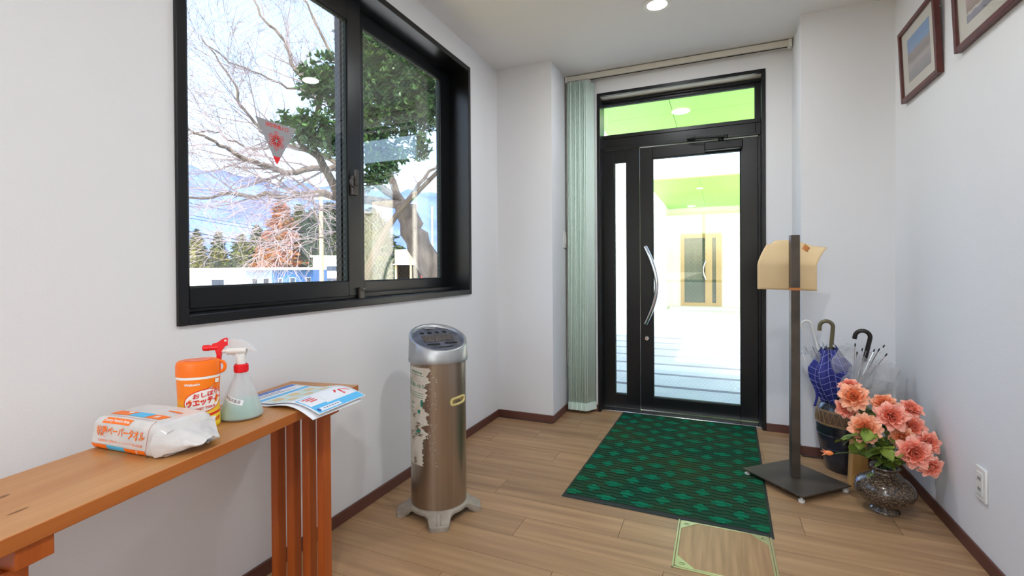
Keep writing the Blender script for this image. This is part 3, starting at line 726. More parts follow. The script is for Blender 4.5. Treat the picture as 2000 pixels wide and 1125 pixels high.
# foot, local +x is one of the legs
NA = 144
def foot_R(th):
    th = (th+PI/4) % (PI/2)-PI/4
    hw = .040
    best = .1255
    x = .178
    if abs(math.tan(th))*x <= hw: return x/math.cos(th)
    r1 = hw/abs(math.sin(th)) if abs(math.sin(th)) > 1e-6 else 9
    # flare of the leg into the hub
    return max(best, min(r1+.0*th, .178/math.cos(th)))+.010*math.exp(-((abs(th)-R(19))/R(5))**2)*(r1 < .16)
ths = [2*PI*k/NA for k in range(NA)]
Rs = [foot_R(t) for t in ths]
for _ in range(2): Rs = [(Rs[k-1]+2*Rs[k]+Rs[(k+1) % NA])/4 for k in range(NA)]
def zt(r): return .052-.036*min(1, max(0, (r-.120)/.058))**.85
vs_ = []; rows = [(.10, lambda r: .056), (.121, lambda r: .054)]
m_ = MB(); vs_ = []
fr4 = [0, .33, .66, 1.0]
for k, t in enumerate(ths): pass
ring = []
for lev in range(8):
    for k, t in enumerate(ths):
        r = Rs[k]; up_ = max(0., .034-.034*min(1, (r-.1255)/.03))
        if lev == 0: rr, z = .105, .056
        elif lev == 1: rr, z = .1205, .0545
        elif lev <= 4: f_ = (lev-1)/3; rr = lerp(.1205, r, f_); z = zt(rr)
        elif lev == 5: rr, z = r+.0012, zt(r)-.006
        elif lev == 6: rr, z = r+.001, min(up_, zt(r)-.008)
        else: rr, z = max(.10, r-.012), min(up_, zt(r)-.008)+.0005
        vs_.append((rr*math.cos(t), rr*math.sin(t), z))
fs_ = [(l*NA+k, l*NA+(k+1) % NA, (l+1)*NA+(k+1) % NA, (l+1)*NA+k) for l in range(7) for k in range(NA)]
m_.add(vs_, fs_); ft = obj('star_foot', m_, M['foot'], ash, angle=50)
for q in range(4):
    g = q*PI/2; rt_ = Matrix.Rotation(g, 3, 'Z'); m_ = MB()
    for sgn in (-1, 1):
        m_.tube([rt_ @ Vector((x, sgn*.0085, zt(x)+.001)) for x in (.128, .145, .160, .170)], .0028, 8)
    m_.tube([rt_ @ Vector((.128, y_, zt(.128)+.001)) for y_ in (-.0085, 0, .0085)], .0028, 8)
    obj('rib', m_, M['foot'], ft)
# slanted cap: downhill direction in world turned to local
dh = Vector((.5, -.5, 0))  # towards viewer and right
dw = (Matrix.Rotation(-ag, 3, 'Z') @ Vector((.78, -.62, 0))).normalized(); SL = .36; ZC = .752
RC = .125
def ztop(x, y): return ZC-SL*(x*dw.x+y*dw.y)
m_ = MB(); n = 72; vs_ = []
prof = [(RC+.001, None, .655), (RC+.0025, None, .660), (RC+.001, None, .672), (RC-.0015, 0, 0), (RC-.006, 0, .003), (RC-.014, 0, .001), (RC-.017, 0, -.009)]
for (r, z, off) in prof:
    for k in range(n):
        x, y_ = r*math.cos(2*PI*k/n), r*math.sin(2*PI*k/n); vs_.append((x, y_, off if z is None else ztop(x, y_)+off))
L_ = len(prof); m_.add(vs_, [(i*n+k, i*n+(k+1) % n, (i+1)*n+(k+1) % n, (i+1)*n+k) for i in range(L_-1) for k in range(n)])
cap = obj('slanted_cap', m_, M['alu'], ash, angle=50)
m_ = MB(); m_.add([(( RC-.016)*math.cos(2*PI*k/n), (RC-.016)*math.sin(2*PI*k/n), ztop((RC-.016)*math.cos(2*PI*k/n), (RC-.016)*math.sin(2*PI*k/n))-.008) for k in range(n)], [tuple(range(n))])
pl = obj('top_plate', m_, mat('stained_top_plate', srgb(120, 122, 132), .35, metal=.55, col2=srgb(92, 92, 100), scale=(22, 22, 22)), ash)
dq = Vector((-dw.y, dw.x, 0))
def TPn(a, c, d=-.007): x = dw*(-c)+dq*a; return Vector((x.x, x.y, ztop(x.x, x.y)+d))
m_ = MB()
for k in range(4): m_.add([TPn(-.055+k*.0345+.0105*math.cos(2*PI*j/16), .056-.004*k*0+.010*math.sin(2*PI*j/16)) for j in range(16)], [tuple(range(16))])
def slot(a, c, w, h): m_.add([TPn(a+math.copysign(w/2-h/2, math.cos(2*PI*j/16+.01))+h/2*math.cos(2*PI*j/16), c+h/2*math.sin(2*PI*j/16)) for j in range(16)], [tuple(range(16))])
slot(-.034, -.044, .058, .013); slot(.045, -.040, .058, .013); slot(.012, -.070, .066, .006)
obj('ash_opening', m_, M['hole'], pl, smooth=False)
m_ = MB(); m_.grid(20, 8, lambda u, v: TPn(-.066+u*.138+.002*mnoise.noise(Vector((v*9, u, 1))), -.022+v*.056, -.0065+.0015*mnoise.noise(Vector((u*30, v*16, 0)))+.003*math.sin(PI*u)*math.sin(PI*v))); obj('stubbing_grate', m_, M['soot'], pl)
m_ = MB(); m_.grid(6, 2, lambda u, v: TPn(-.03+u*.048, .086+v*.013, -.004)); obj('maker_plate', m_, M['alu'], pl, thick=.002)
# handle recess on the right and peeling label on the left: angle measured in the world round the axis
def CY(thw, z, d=0): a = thw-ag; r = RB+d; return Vector((r*math.cos(a), r*math.sin(a), z))
tcam = math.atan2(0-AC[1], 0-AC[0])
def hp(u, v): return (tcam+R(44)+u/RB, .497+v+u*.06)
m_ = MB(); NH = 28
def stad(k, s, w=.044, h=.0175): a = 2*PI*k/NH; return (math.copysign(w-h, math.cos(a))*1+h*math.cos(a)*s if abs(math.cos(a)) > 1e-3 else 0, h*s*math.sin(a))
vs_ = []
for (s, d) in ((1.0, .0), (.96, .006), (.66, .007), (.56, .0045), (.52, .0012)):
    for k in range(NH): u, v = stad(k, s); vs_.append(CY(*hp(u*(1 if s > .9 else .93), v), d))
m_.add(vs_, [(i*NH+k, i*NH+(k+1) % NH, (i+1)*NH+(k+1) % NH, (i+1)*NH+k) for i in range(4) for k in range(NH)])
hdl = obj('hand_grip', m_, M['ivory'], ash)
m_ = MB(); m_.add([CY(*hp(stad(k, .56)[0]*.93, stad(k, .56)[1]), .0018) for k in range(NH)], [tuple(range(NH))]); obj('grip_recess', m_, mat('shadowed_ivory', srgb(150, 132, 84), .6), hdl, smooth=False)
rl = random.Random(3)
m_ = MB(); NR = 120; zl0, zl1 = .235, .640; prev = None; edge = []
for i in range(NR+1):
    z = lerp(zl0, zl1, i/NR); t = i/NR
    e_ = R(-22)+R(16)*mnoise.noise(Vector((z*26, 5, 0)))+R(9)*mnoise.noise(Vector((z*90, 2, 0)))
    if t < .42: e_ -= R(10)
    if .55 < t < .75: e_ -= R(20)*math.sin((t-.55)/.2*PI)*.5
    edge.append(min(e_, R(-6)))
for i in range(NR):
    z0, z1 = lerp(zl0, zl1, i/NR), lerp(zl0, zl1, (i+1)/NR)
    tear = R(12)*max(0, mnoise.noise(Vector((i*.35, 9, 0)))-.25)
    for k in range(10):
        a0, a1 = lerp(R(-118), edge[i], k/10), lerp(R(-118), edge[i], (k+1)/10)
        b0, b1 = lerp(R(-118), edge[i+1], k/10), lerp(R(-118), edge[i+1], (k+1)/10)
        if mnoise.noise(Vector((a0*4.0+2, z0*18, 4))) > .42 and i < NR*.55: continue
        m_.add([CY(tcam+a0, z0, .0008), CY(tcam+a1, z0, .0008), CY(tcam+b1, z1, .0008), CY(tcam+b0, z1, .0008)], [(0, 1, 2, 3)])
for _ in range(70):   # flakes left behind
    z = rl.uniform(zl0, zl1); a = rl.uniform(R(-24), R(-4)); w, h = rl.uniform(.0015, .006)/RB, rl.uniform(.001, .004)
    m_.add([CY(tcam+a, z, .0008), CY(tcam+a+w, z, .0008), CY(tcam+a+w*.6, z+h, .0008), CY(tcam+a-w*.2, z+h, .0008)], [(0, 1, 2, 3)])
lb_ = obj('peeling_label', m_, M['label'], ash, smooth=False)
m_ = MB()
def LT(a, c, d=.0014): return CY(tcam+R(-55)+a/RB, c, d)
text(m_, 'www.jti.co.jp', .013, lambda a, c: LT(a+.01, .622+c-a*.1), bold=.02, maxedge=.012)
text(m_, 'よう', .018, lambda a, c: LT(a-.03, .586+c-a*.1), bold=.01, maxedge=.012)
text(m_, '口を吸いから', .018, lambda a, c: LT(a+.004, .566+c-a*.1), bold=.01, maxedge=.012)
for z in (.610, .537, .528, .519): m_.grid(12, 1, lambda u, v: LT(lerp(-.08, .05, u), z+v*.0016-lerp(-.08, .05, u)*.1))
def gb(a, z, w, h): m_.grid(3, 2, lambda u, v: LT(a+u*w, z+v*h))
gb(.036, .480, .010, .028); gb(.020, .452, .014, .014); gb(-.022, .488, .006, .008); gb(-.008, .487, .006, .008); gb(.012, .372, .022, .010); gb(-.03, .470, .03, .002); gb(.0, .36, .016, .005)
obj('green_lettering', m_, M['green_ink'], lb_, smooth=False)

# ------------------------------------------------------------------ floor mat
mt = thing('entrance_mat', 'green patterned entrance mat with black rubber edge before the glass door', 'mat', (-.218, 2.81, 0), R(-1.2))
MW, ML = .860, 1.458
m_ = MB(); m_.prism([(-MW/2, -ML/2), (MW/2, -ML/2), (MW/2, ML/2), (-MW/2, ML/2)], lambda a, c: Vector((a, c, .0005)), lambda a, c: Vector((a*.996, c*.995, .004))); obj('rubber_edge', m_, M['rubber'], mt, smooth=False)
m_ = MB()
def pile(u, v):
    a, c = (u-.5)*(MW-.045), (v-.5)*(ML-.055); return Vector((a, c, .0075+.0006*mnoise.noise(Vector((a*40, c*40, 0)))))
m_.bb((-(MW-.020)/2, -(ML-.065)/2, .003), ((MW-.020)/2, (ML-.030)/2, .0072)); obj('pile', m_, M['mat'], mt, bevel=.002)
m_ = MB(); nx, ny = 11, 19; rm = random.Random(5)
for i in range(nx):
    for j_ in range(ny):
        if (i+j_) % 2: continue
        cx, cy = lerp(-.395, .395, i/(nx-1)), lerp(-.675, .675, j_/(ny-1)); horiz = (i % 2 == 0)
        L1, L2 = (.047, .028) if horiz else (.031, .036)
        pts = []
        NP = 20
        for k in range(NP):
            a = 2*PI*k/NP; r = 1+.20*math.cos(4*a)+.13*math.cos(8*a+.6+i)+.06*math.sin(3*a+j_)
            pts.append((cx+L1*r*math.cos(a)*.86, cy+L2*r*math.sin(a)*.86))
        pts = [(max(-.418, min(.418, p[0])), max(-.698, min(.698, p[1]))) for p in pts]
        m_.add([(p[0], p[1], .0088) for p in pts]+[(p[0], p[1], .007) for p in pts], [tuple(range(NP))]+[(k, (k+1) % NP, NP+(k+1) % NP, NP+k) for k in range(NP)])
mo = obj('raised_motif', m_, M['motif'], mt, smooth=False); mo['kind'] = 'stuff'
m_ = MB()   # zigzag ribs between the motifs
for j_ in range(46):
    cy = -.685+j_*.0305
    for s_ in range(2):
        pts = [(-.415+.83*k/56, cy+.006*((k % 4) in (1, 2))+(.0035 if s_ else 0)*0, .0078) for k in range(57)]
    m_.tube(pts, .0022, 4)
zr = obj('zigzag_rib', m_, mat('mat_dark_rib', srgb(22, 60, 48), .95, spec=.1), mt, smooth=False); zr['kind'] = 'stuff'

# ------------------------------------------------------------------ floor hatch
hx0, hx1, hy0, hy1 = -.153, .187, 1.742, 2.088
ht = thing('floor_hatch', 'square floor hatch with brass edging and corner plates in front of the mat', 'hatch', ((hx0+hx1)/2, (hy0+hy1)/2, 0))
w, h = (hx1-hx0)/2, (hy1-hy0)/2
obj('hatch_panel', MB().bb((-w+.008, -h+.008, 0), (w-.008, h-.008, .0022)), M['plank2'], ht, smooth=False)
m_ = MB()
for i, o_ in enumerate((0, .009)):
    t_h = .0065 if i == 0 else .005
    for (a, b2) in (((-w+o_, -h+o_), (-w+o_+.006, h-o_)), ((w-o_-.006, -h+o_), (w-o_, h-o_)), ((-w+o_, -h+o_), (w-o_, -h+o_+.006)), ((-w+o_, h-o_-.006), (w-o_, h-o_))):
        m_.bb((a[0], a[1], 0), (b2[0], b2[1], .0036))
obj('brass_edging', m_, M['brass'], ht, bevel=.0008)
for sx_ in (-1, 1):
    for sy_ in (-1, 1):
        cx, cy = sx_*(w-.014), sy_*(h-.014)
        m_ = MB(); m_.prism([(cx, cy), (cx-sx_*.062, cy), (cx, cy-sy_*.062)], lambda a, c: Vector((a, c, .001)), lambda a, c: Vector((a, c, .0040)))
        pc = obj('corner_plate', m_, M['brass'], ht, bevel=.0008)
        c2 = (cx-sx_*.019, cy-sy_*.019, .004)
        m_ = MB(); m_.lathe([(.0105, -.001), (.0105, .0006), (.009, .0012), (0, .0012)], 20, c2); sc = obj('screw', m_, M['brass'], pc)
        m_ = MB(); m_.box((c2[0], c2[1], .0053), (.014, .0024, .0004), Matrix.Rotation(R(30*sx_+20), 3, 'Z')); m_.lathe([(.0115, -.0002), (.0105, .0004)], 20, c2); obj('screw_slot', m_, M['hole'], pc, smooth=False)

# ------------------------------------------------------------------ sign stand
sg = thing('sign_stand', 'dark steel sign stand with square base and bare cardboard sheet on its post', 'sign stand', (.338, 2.652, 0))
m_ = MB(); P4 = [(-.228, .010), (0, -.226), (.226, -.012), (0, .222)]
m_.prism(P4, lambda a, c: Vector((a, c, .026)), lambda a, c: Vector((a, c, .033))); obj('base_plate', m_, M['stand'], sg, bevel=.001)
for (a, c) in P4:
    m_ = MB(); m_.lathe([(0, 0), (.012, 0), (.013, .003), (.013, .012), (.005, .013), (.005, .026)], 20, (a*.90, c*.90, 0)); obj('foot_pad', m_, M['white'], sg)
m_ = MB(); m_.box((0, 0, .616), (.039, .039, 1.166), Matrix.Rotation(R(8), 3, 'Z')); po_ = obj('post', m_, M['stand'], sg, bevel=.002)
m_ = MB(); m_.box((0, 0, 1.1965), (.035, .035, .003), Matrix.Rotation(R(8), 3, 'Z')); obj('post_cap', m_, mat('rusty_cap', srgb(120, 92, 60), .6), po_)
def cardf(u, v):
    zt_ = max(0, v-.46)/.54
    x = lerp(-.158, .098, u)+.055*zt_**1.3; y_ = .030+.075*zt_**1.4+.016*math.sin(PI*u)*(1-.5*v)-.05*(1-u)**3*.3
    z = .930+v*.265*(1-.10*zt_)+.006*(1-u)-.028*u*zt_+.018*math.sin(PI*min(1, u*1.3))*zt_*(1 if u < .77 else .6)
    if v > .93 and u < .10: z -= .03*(1-u/.10)
    return Vector((x, y_, z))
obj('cardboard_sheet', MB().grid(24, 24, cardf), M['card'], sg, thick=.002)
m_ = MB(); m_.grid(3, 3, lambda u, v: cardf(lerp(.64, .75, u), lerp(.86, .99, v)-.06*u)+Vector((0, -.002, 0))); obj('tape', m_, M['tape'], sg, thick=.0004)
m_ = MB(); m_.box((0, 0, .94), (.041, .041, .012), Matrix.Rotation(R(8), 3, 'Z')); obj('tape', m_, M['tape'], sg)

# ------------------------------------------------------------------ umbrella jar
JC = Vector((.590, 2.925, 0))
jr = thing('umbrella_jar', 'dark navy glazed jar with brown zigzag band holding umbrellas in the corner', 'jar', JC)
jp = [(0, .001), (.070, .001), (.078, .008), (.092, .06), (.112, .14), (.1205, .205), (.1215, .245), (.118, .30), (.104, .335), (.090, .350), (.082, .358), (.080, .372), (.084, .382), (.088, .385), (.086, .390), (.078, .388), (.072, .372), (.070, .35)]
m_ = MB(); m_.lathe(jp, 56); obj('jar_body', m_, M['jar'], jr)
def jrad(z):
    for (r0, z0), (r1, z1) in zip(jp, jp[1:]):
        if z0 <= z <= z1: return lerp(r0, r1, (z-z0)/max(1e-6, z1-z0))
    return .1
m_ = MB(); m_.lathe([(jrad(z)+.001, z) for z in (.244, .26, .275, .29, .305, .312)], 56); bd = obj('painted_band', m_, M['jarband'], jr)
m_ = MB()
for z in (.243, .249, .308, .314): m_.lathe([(jrad(z-.001)+.0015, z-.0016), (jrad(z)+.0028, z), (jrad(z+.001)+.0015, z+.0016)], 56)
for k in range(28):
    a0, a1, a2 = 2*PI*k/28, 2*PI*(k+.5)/28, 2*PI*(k+1)/28
    def jpnt(a, z): return Vector(((jrad(z)+.002)*math.cos(a), (jrad(z)+.002)*math.sin(a), z))
    m_.tube([jpnt(a0, .254), jpnt((a0+a1)/2, .279), jpnt(a1, .304)], .0012, 5); m_.tube([jpnt(a1, .304), jpnt((a1+a2)/2, .279), jpnt(a2, .254)], .0012, 5)
obj('gold_zigzag', m_, M['gold'], bd)
m_ = MB()
for z in (.19, .12): m_.lathe([(jrad(z-.002)+.0002, z-.002), (jrad(z)+.0014, z), (jrad(z+.002)+.0002, z+.002)], 56)
obj('turned_line', m_, M['jar'], jr)
m_ = MB(); m_.disc((0, 0, .36), .071, 32); obj('jar_mouth', m_, M['hole'], jr)

def hook(base, top, side, r=.024, rad=.0085, tail=.03):
    """J shaped handle: straight from base to top, bending over towards side"""
    base, top, side = Vector(base), Vector(top), Vector(side).normalized(); up_ = (top-base).normalized(); side = (side-up_*side.dot(up_)).normalized()
    pts = [base, lerp(base, top, .5), top]
    for k in range(1, 13):
        a = PI*k/12; pts.append(top+side*r*(1-math.cos(a))+up_*r*math.sin(a))
    pts.append(pts[-1]-up_*tail*.5); pts.append(pts[-1]-up_*tail*.5)
    return MB().tube(pts, rad, 12)
def loose_canopy(c0, c1, r0, rm_, folds, seed, nz=14, na=64, amp=.28, off=(0, 0, 0)):
    """gathered umbrella cloth round an axis c0 (bottom) to c1 (rim, near the handle)"""
    c0, c1 = Vector(c0), Vector(c1); ax = (c1-c0).normalized(); a_ = ax.orthogonal().normalized(); b_ = ax.cross(a_)
    def f(u, v):
        g = 2*PI*u; env = r0+(rm_-r0)*math.sin(min(1, v*1.18)*PI*.62)**1.3
        r = env*(1+amp*math.cos(folds*g+seed+1.5*v)+.14*mnoise.noise(Vector((math.cos(g)*2, math.sin(g)*2, v*3+seed))))
        zz = v+.10*mnoise.noise(Vector((math.cos(g)*1.5+seed, math.sin(g)*1.5, 5)))*v
        return c0+(c1-c0)*zz+(a_*math.cos(g)+b_*math.sin(g))*r+Vector(off)*v*v
    return f, na, nz
def tips(m_, f, k, v, L, rad=.0016):
    for i in range(k):
        p = f((i+.3)/k, v); q = f((i+.3)/k, v-.12); d = (p-q).normalized(); m_.tube([q, p+d*L], rad, 6)
# navy plaid umbrella
ub = thing('plaid_umbrella', 'navy plaid umbrella with olive wooden crook handle in the jar', 'umbrella', (JC.x-.035, JC.y-.02, .2))
o_ = Vector(ub.location)
def loc(x, y_, z): return Vector((x, y_, z))-o_
b0, b1 = loc(.555, 2.905, .30), loc(.532, 2.902, .62)
m_ = MB(); m_.tube([loc(.567, 2.91, .20), b1], .005, 8); obj('shaft', m_, M['chrome'], ub)
f, na, nz = loose_canopy(loc(.560, 2.905, .30), loc(.515, 2.900, .610), .030, .082, 5, 1.3)
def f_pl(u, v):
    p = f(u, v)
    t = max(0, (v-.72)/.28); ax_ = lerp(loc(.560, 2.905, .30), loc(.528, 2.902, .63), v); return lerp(p, ax_, t*.62)
pc_ = obj('canopy_cloth', MB().grid(64, 18, f_pl), M['plaid'], ub)
m_ = MB()
for k in range(16): m_.tube([f_pl(k/16+.02, j_/14)*1+(f_pl(k/16+.02, j_/14)-lerp(b0, b1, j_/14)).normalized()*.0008 for j_ in range(2, 15)], .0011, 4)
for k in range(9):
    v = .12+k*.10; m_.tube([f_pl(j_/40, min(1, v+.03*math.sin(j_*.6)))+(f_pl(j_/40, v)-lerp(b0, b1, v)).normalized()*.0012 for j_ in range(41)], .0011, 4)
obj('plaid_line', m_, M['navyline'], pc_)
m_ = MB(); tips(m_, f_pl, 7, .97, .035); obj('rib_tip', m_, M['chrome'], ub)
m_ = MB(); tips(m_, f_pl, 7, 1.0, .012, .0026); obj('rib_cap', m_, M['blackp'], ub)
obj('crook_handle', hook(b1-Vector((0, 0, .01)), loc(.540, 2.896, .735), (-1, .1, 0), .0285, .0098, .024), M['olive'], ub)
m_ = MB(); m_.grid(2, 8, lambda u, v: loc(.452+.012*u+.006*math.sin(v*4), 2.862-.004*v, lerp(.42, .33, v))); obj('strap', m_, M['plaid'], ub, thick=.001)
# white handled umbrella behind the post
uw = thing('white_umbrella', 'white handled clear umbrella leaning in the jar behind the post', 'umbrella', (.585, 2.95, .2)); o_ = Vector(uw.location)
m_ = MB(); m_.tube([loc(.59, 2.955, .20), loc(.490, 2.985, .62)], .0045, 8); obj('shaft', m_, M['chrome'], uw)
obj('crook_handle', hook(loc(.492, 2.984, .60), loc(.462, 2.992, .735), (-1, .1, .0), .024, .007, .02), M['white'], uw)
f, na, nz = loose_canopy(loc(.57, 2.955, .36), loc(.470, 2.985, .60), .03, .075, 5, 4.1)
obj('clear_canopy', MB().grid(48, 14, f), M['vinyl2'], uw)
m_ = MB(); tips(m_, f, 7, .9, .05); obj('rib_tip', m_, M['chrome'], uw)
# clear umbrella with black handle
uc = thing('clear_umbrella', 'clear vinyl umbrella with black crook handle spilling over the jar', 'umbrella', (.62, 2.91, .2)); o_ = Vector(uc.location)
m_ = MB(); m_.tube([loc(.605, 2.92, .20), loc(.672, 2.878, .60)], .0045, 8); obj('shaft', m_, M['chrome'], uc)
obj('crook_handle', hook(loc(.670, 2.880, .575), loc(.690, 2.868, .690), (-1, .15, 0), .0305, .0102, .018), M['blackp'], uc)
m_ = MB(); m_.lathe([(.008, 0), (.0115, .004), (.0115, .014), (.008, .018)], 16, tuple(loc(.6705, 2.8795, .572))); obj('runner', m_, M['blackp'], uc)
f, na, nz = loose_canopy(loc(.610, 2.90, .36), loc(.695, 2.868, .60), .04, .125, 6, 2.2, amp=.22)
def f_v(u, v):
    p = f(u, v); p.x = min(p.x, XR-.016-o_.x); p.y = min(p.y, YF-.016-o_.y); return p
obj('clear_canopy', MB().grid(64, 18, f_v), M['vinyl'], uc)
f2, _, _ = loose_canopy(loc(.605, 2.89, .37), loc(.655, 2.875, .57), .035, .09, 4, 5.2, amp=.3, off=(.03, -.01, -.06))
obj('clear_canopy_fold', MB().grid(48, 14, f2), M['vinyl'], uc)
m_ = MB(); mt_ = MB()
for k in range(8):
    a = 2*PI*k/8+.4; p0 = loc(.645, 2.892, .46)+Vector((.02*math.cos(a), .012*math.sin(a), 0)); p1 = loc(.690, 2.872, .625+.02*math.sin(3*a))+Vector((.062*math.cos(a), .040*math.sin(a), 0))
    m_.tube([p0, p1], .0017, 6); mt_.tube([p1, p1+(p1-p0).normalized()*.016], .0032, 8)
obj('rib', m_, M['chrome'], uc); obj('rib_cap', mt_, M['blackp'], uc)

# ------------------------------------------------------------------ granite vase, tan pot, roses
VC = Vector((.652, 2.50, 0))
va = thing('granite_vase', 'squat polished speckled granite vase standing by the right wall', 'vase', VC)
vp = [(0, .001), (.062, .001), (.066, .004), (.064, .010), (.054, .016), (.052, .020), (.070, .030), (.100, .048), (.122, .070), (.130, .092), (.124, .115), (.104, .136), (.078, .151), (.058, .160), (.049, .167), (.048, .174), (.058, .183), (.064, .188), (.062, .193), (.052, .192), (.042, .182), (.038, .165)]
m_ = MB(); m_.lathe([(r*.84, z) for r, z in vp], 64); obj('vase_body', m_, M['granite'], va, angle=60)
m_ = MB(); m_.disc((0, 0, .172), .034, 32); obj('vase_mouth', m_, M['hole'], va)
tpn = thing('tan_wood_block', 'tan wooden block half hidden between the granite vase and umbrella jar', 'block', (.612, 2.738, 0), R(8))
m_ = MB(); m_.prism([(-.034, -.024), (.034, -.024), (.034, .024), (-.034, .024)], lambda a, c: Vector((a*1.12, c, 0)), lambda a, c: Vector((a*.86, c, .215))); obj('wood_block', m_, M['tan'], tpn, bevel=.003)

def petal_mesh(name, R_, W_, curl, cup, seed, m):
    def f(u, v):
        s = 2*u-1; wv = W_*(math.sin(PI*(.10+.80*v**.8))**.75)*(1 if v < .72 else 1-.10*(v-.72)/.28)
        x = s*wv; z = R_*v; y_ = cup*(s*s)*wv*.9-curl*v**2.6*R_-.10*R_*math.sin(v*PI)
        rf = .22*R_*v*v*mnoise.noise(Vector((s*2.6+seed, v*1.5, seed)))
        z -= .12*R_*s*s*v
        return Vector((x, -y_+rf, z))
    mb = MB().grid(7, 6, f); return mb.mesh(name, m)
def petal_mat(name, c0, c1, c2):
    m = mat(name, c1, .6, subsurf=.12); t_ = m.node_tree; n_ = t_.nodes; L = t_.links
    tc = n_.new('ShaderNodeTexCoord'); sp = n_.new('ShaderNodeSeparateXYZ'); L.new(tc.outputs['Object'], sp.inputs[0])
    mr = n_.new('ShaderNodeMapRange'); mr.inputs[2].default_value = .048; L.new(sp.outputs[2], mr.inputs[0]); rp = n_.new('ShaderNodeValToRGB'); L.new(mr.outputs[0], rp.inputs[0])
    e = rp.color_ramp.elements; e[0].color = c0; e[1].color = c2; q = e.new(.55); q.color = c1; L.new(rp.outputs[0], n_['Principled BSDF'].inputs['Base Color']); return m
M['rose'] = petal_mat('coral_petal_pale_edge', srgb(255, 138, 92), srgb(255, 150, 126), srgb(255, 194, 174))  # petal colour pales from base to edge
M['rose2'] = petal_mat('apricot_petal_pale_edge', srgb(255, 146, 76), srgb(255, 158, 112), srgb(255, 198, 166))
PETS = {}
for mk in ('rose', 'rose2'):
    PETS[mk] = [[petal_mesh('petal', *a, s_, M[mk]) for s_ in (1.3, 7.7)] for a in ((.030, .016, .06, .95), (.039, .023, .28, .75), (.048, .029, .55, .55))]
def bud_mesh(m):
    mb = MB()
    for t in range(3):
        pts = []
        mb.grid(20, 4, lambda u, v: Vector(((.0035+.0036*t+.003*v)*(1+.10*u)*math.cos(u*5.2+t*2.1), (.0035+.0036*t+.003*v)*(1+.10*u)*math.sin(u*5.2+t*2.1), .004+v*(.026-.002*t)+.002*math.sin(u*9+t))))
    return mb.mesh('bud_centre', m)
BUD = {k_: bud_mesh(M[k_]) for k_ in ('rose', 'rose2')}
def leaf_mesh(name, L, W_, m, seed=0):
    def f(u, v):
        s = 2*u-1; w_ = W_*math.sin(PI*min(1, .04+.96*v))**.8*(1-.25*v); ser = 1+.05*math.sin(v*40)
        return Vector((s*w_*ser, L*v, .18*abs(s)*w_-.35*L*v*v*.5+.004*mnoise.noise(Vector((s*2, v*3, seed)))))
    return MB().grid(6, 9, f).mesh(name, m)
RLEAF = [leaf_mesh('leaf', .060, .0225, M['leaf'], k_) for k_ in range(3)]
rr = random.Random(11)
def aim(o, d, roll=0):
    q_ = Vector(d).normalized().to_track_quat('Z', 'Y'); o.rotation_mode = 'QUATERNION'; o.rotation_quaternion = q_ @ Euler((0, 0, roll)).to_quaternion()
VM = VC+Vector((0, 0, .185))
def rose(pos, scale, label, mk, face=None, nleaf=5, open_=1.0):
    pos = Vector(pos); t = thing('artificial_rose', label, 'flower', VM+Vector((rr.uniform(-.015, .015), rr.uniform(-.015, .015), 0)), group='coral silk roses in the granite vase')
    base = Vector(t.location); rel = pos-base
    d = Vector(face) if face else (rel.normalized()*.5+Vector((-.22, -.75, .35))).normalized()
    d = d.normalized()
    ctrl = rel*.5+Vector((0, 0, .05)); end = rel-d*.02*scale
    pts = [Vector((0, 0, -.12)).lerp(Vector((0, 0, 0)), 0)]+[(1-s)**2*Vector((0, 0, 0))+2*s*(1-s)*ctrl+s*s*end for s in [k_/8 for k_ in range(9)]]
    obj('stem', MB().tube(pts, .0022, 6), M['stem'], t)
    if open_ > 0:
        q_ = d.to_track_quat('Z', 'Y')
        lay = [(4, 0, R(4), .004), (5, 0, R(15), .008), (6, 1, R(24), .010), (6, 1, R(38), .010), (7, 2, R(48), .010), (7, 2, R(70), .008)]
        for (n_, li, tilt, rad) in lay:
            o0 = rr.uniform(0, 6.28)
            for k_ in range(n_):
                a = o0+2*PI*k_/n_+rr.uniform(-.15, .15); o = obj('petal', PETS[mk][li][k_ % 2], None, t); o.rotation_mode = 'QUATERNION'
                o.rotation_quaternion = q_ @ Euler((0, 0, a)).to_quaternion() @ Euler((tilt*open_+rr.uniform(-.12, .12), 0, 0)).to_quaternion() @ Euler((0, 0, PI)).to_quaternion()
                o.location = rel+q_ @ (Euler((0, 0, a)).to_quaternion() @ Vector((0, -rad, 0)))*scale
                s_ = scale*rr.uniform(.9, 1.08); o.scale = (s_, s_, s_)
        o = obj('bud_centre', BUD[mk], None, t); o.rotation_mode = 'QUATERNION'; o.rotation_quaternion = q_; o.location = rel; o.scale = (scale,)*3
        m_ = MB(); m_.lathe([(.002, -.022), (.007, -.012), (.010, -.002), (.006, .004)], 12); o = obj('calyx', m_, M['stem'], t); o.rotation_mode = 'QUATERNION'; o.rotation_quaternion = q_; o.location = rel; o.scale = (scale,)*3
    for k_ in range(nleaf):
        s = .35+.5*(k_+rr.random()*.6)/nleaf; p = 2*s*(1-s)*ctrl+s*s*end
        o = obj('leaf', RLEAF[k_ % 3], None, t); o.location = p
        o.rotation_euler = (R(rr.uniform(-25, 45)), R(rr.uniform(-25, 25)), rr.uniform(0, 6.28)); sc_ = rr.uniform(.75, 1.15); o.scale = (sc_,)*3
        if (o.location+base).x > .80: o.rotation_euler[2] = PI/2
    return t
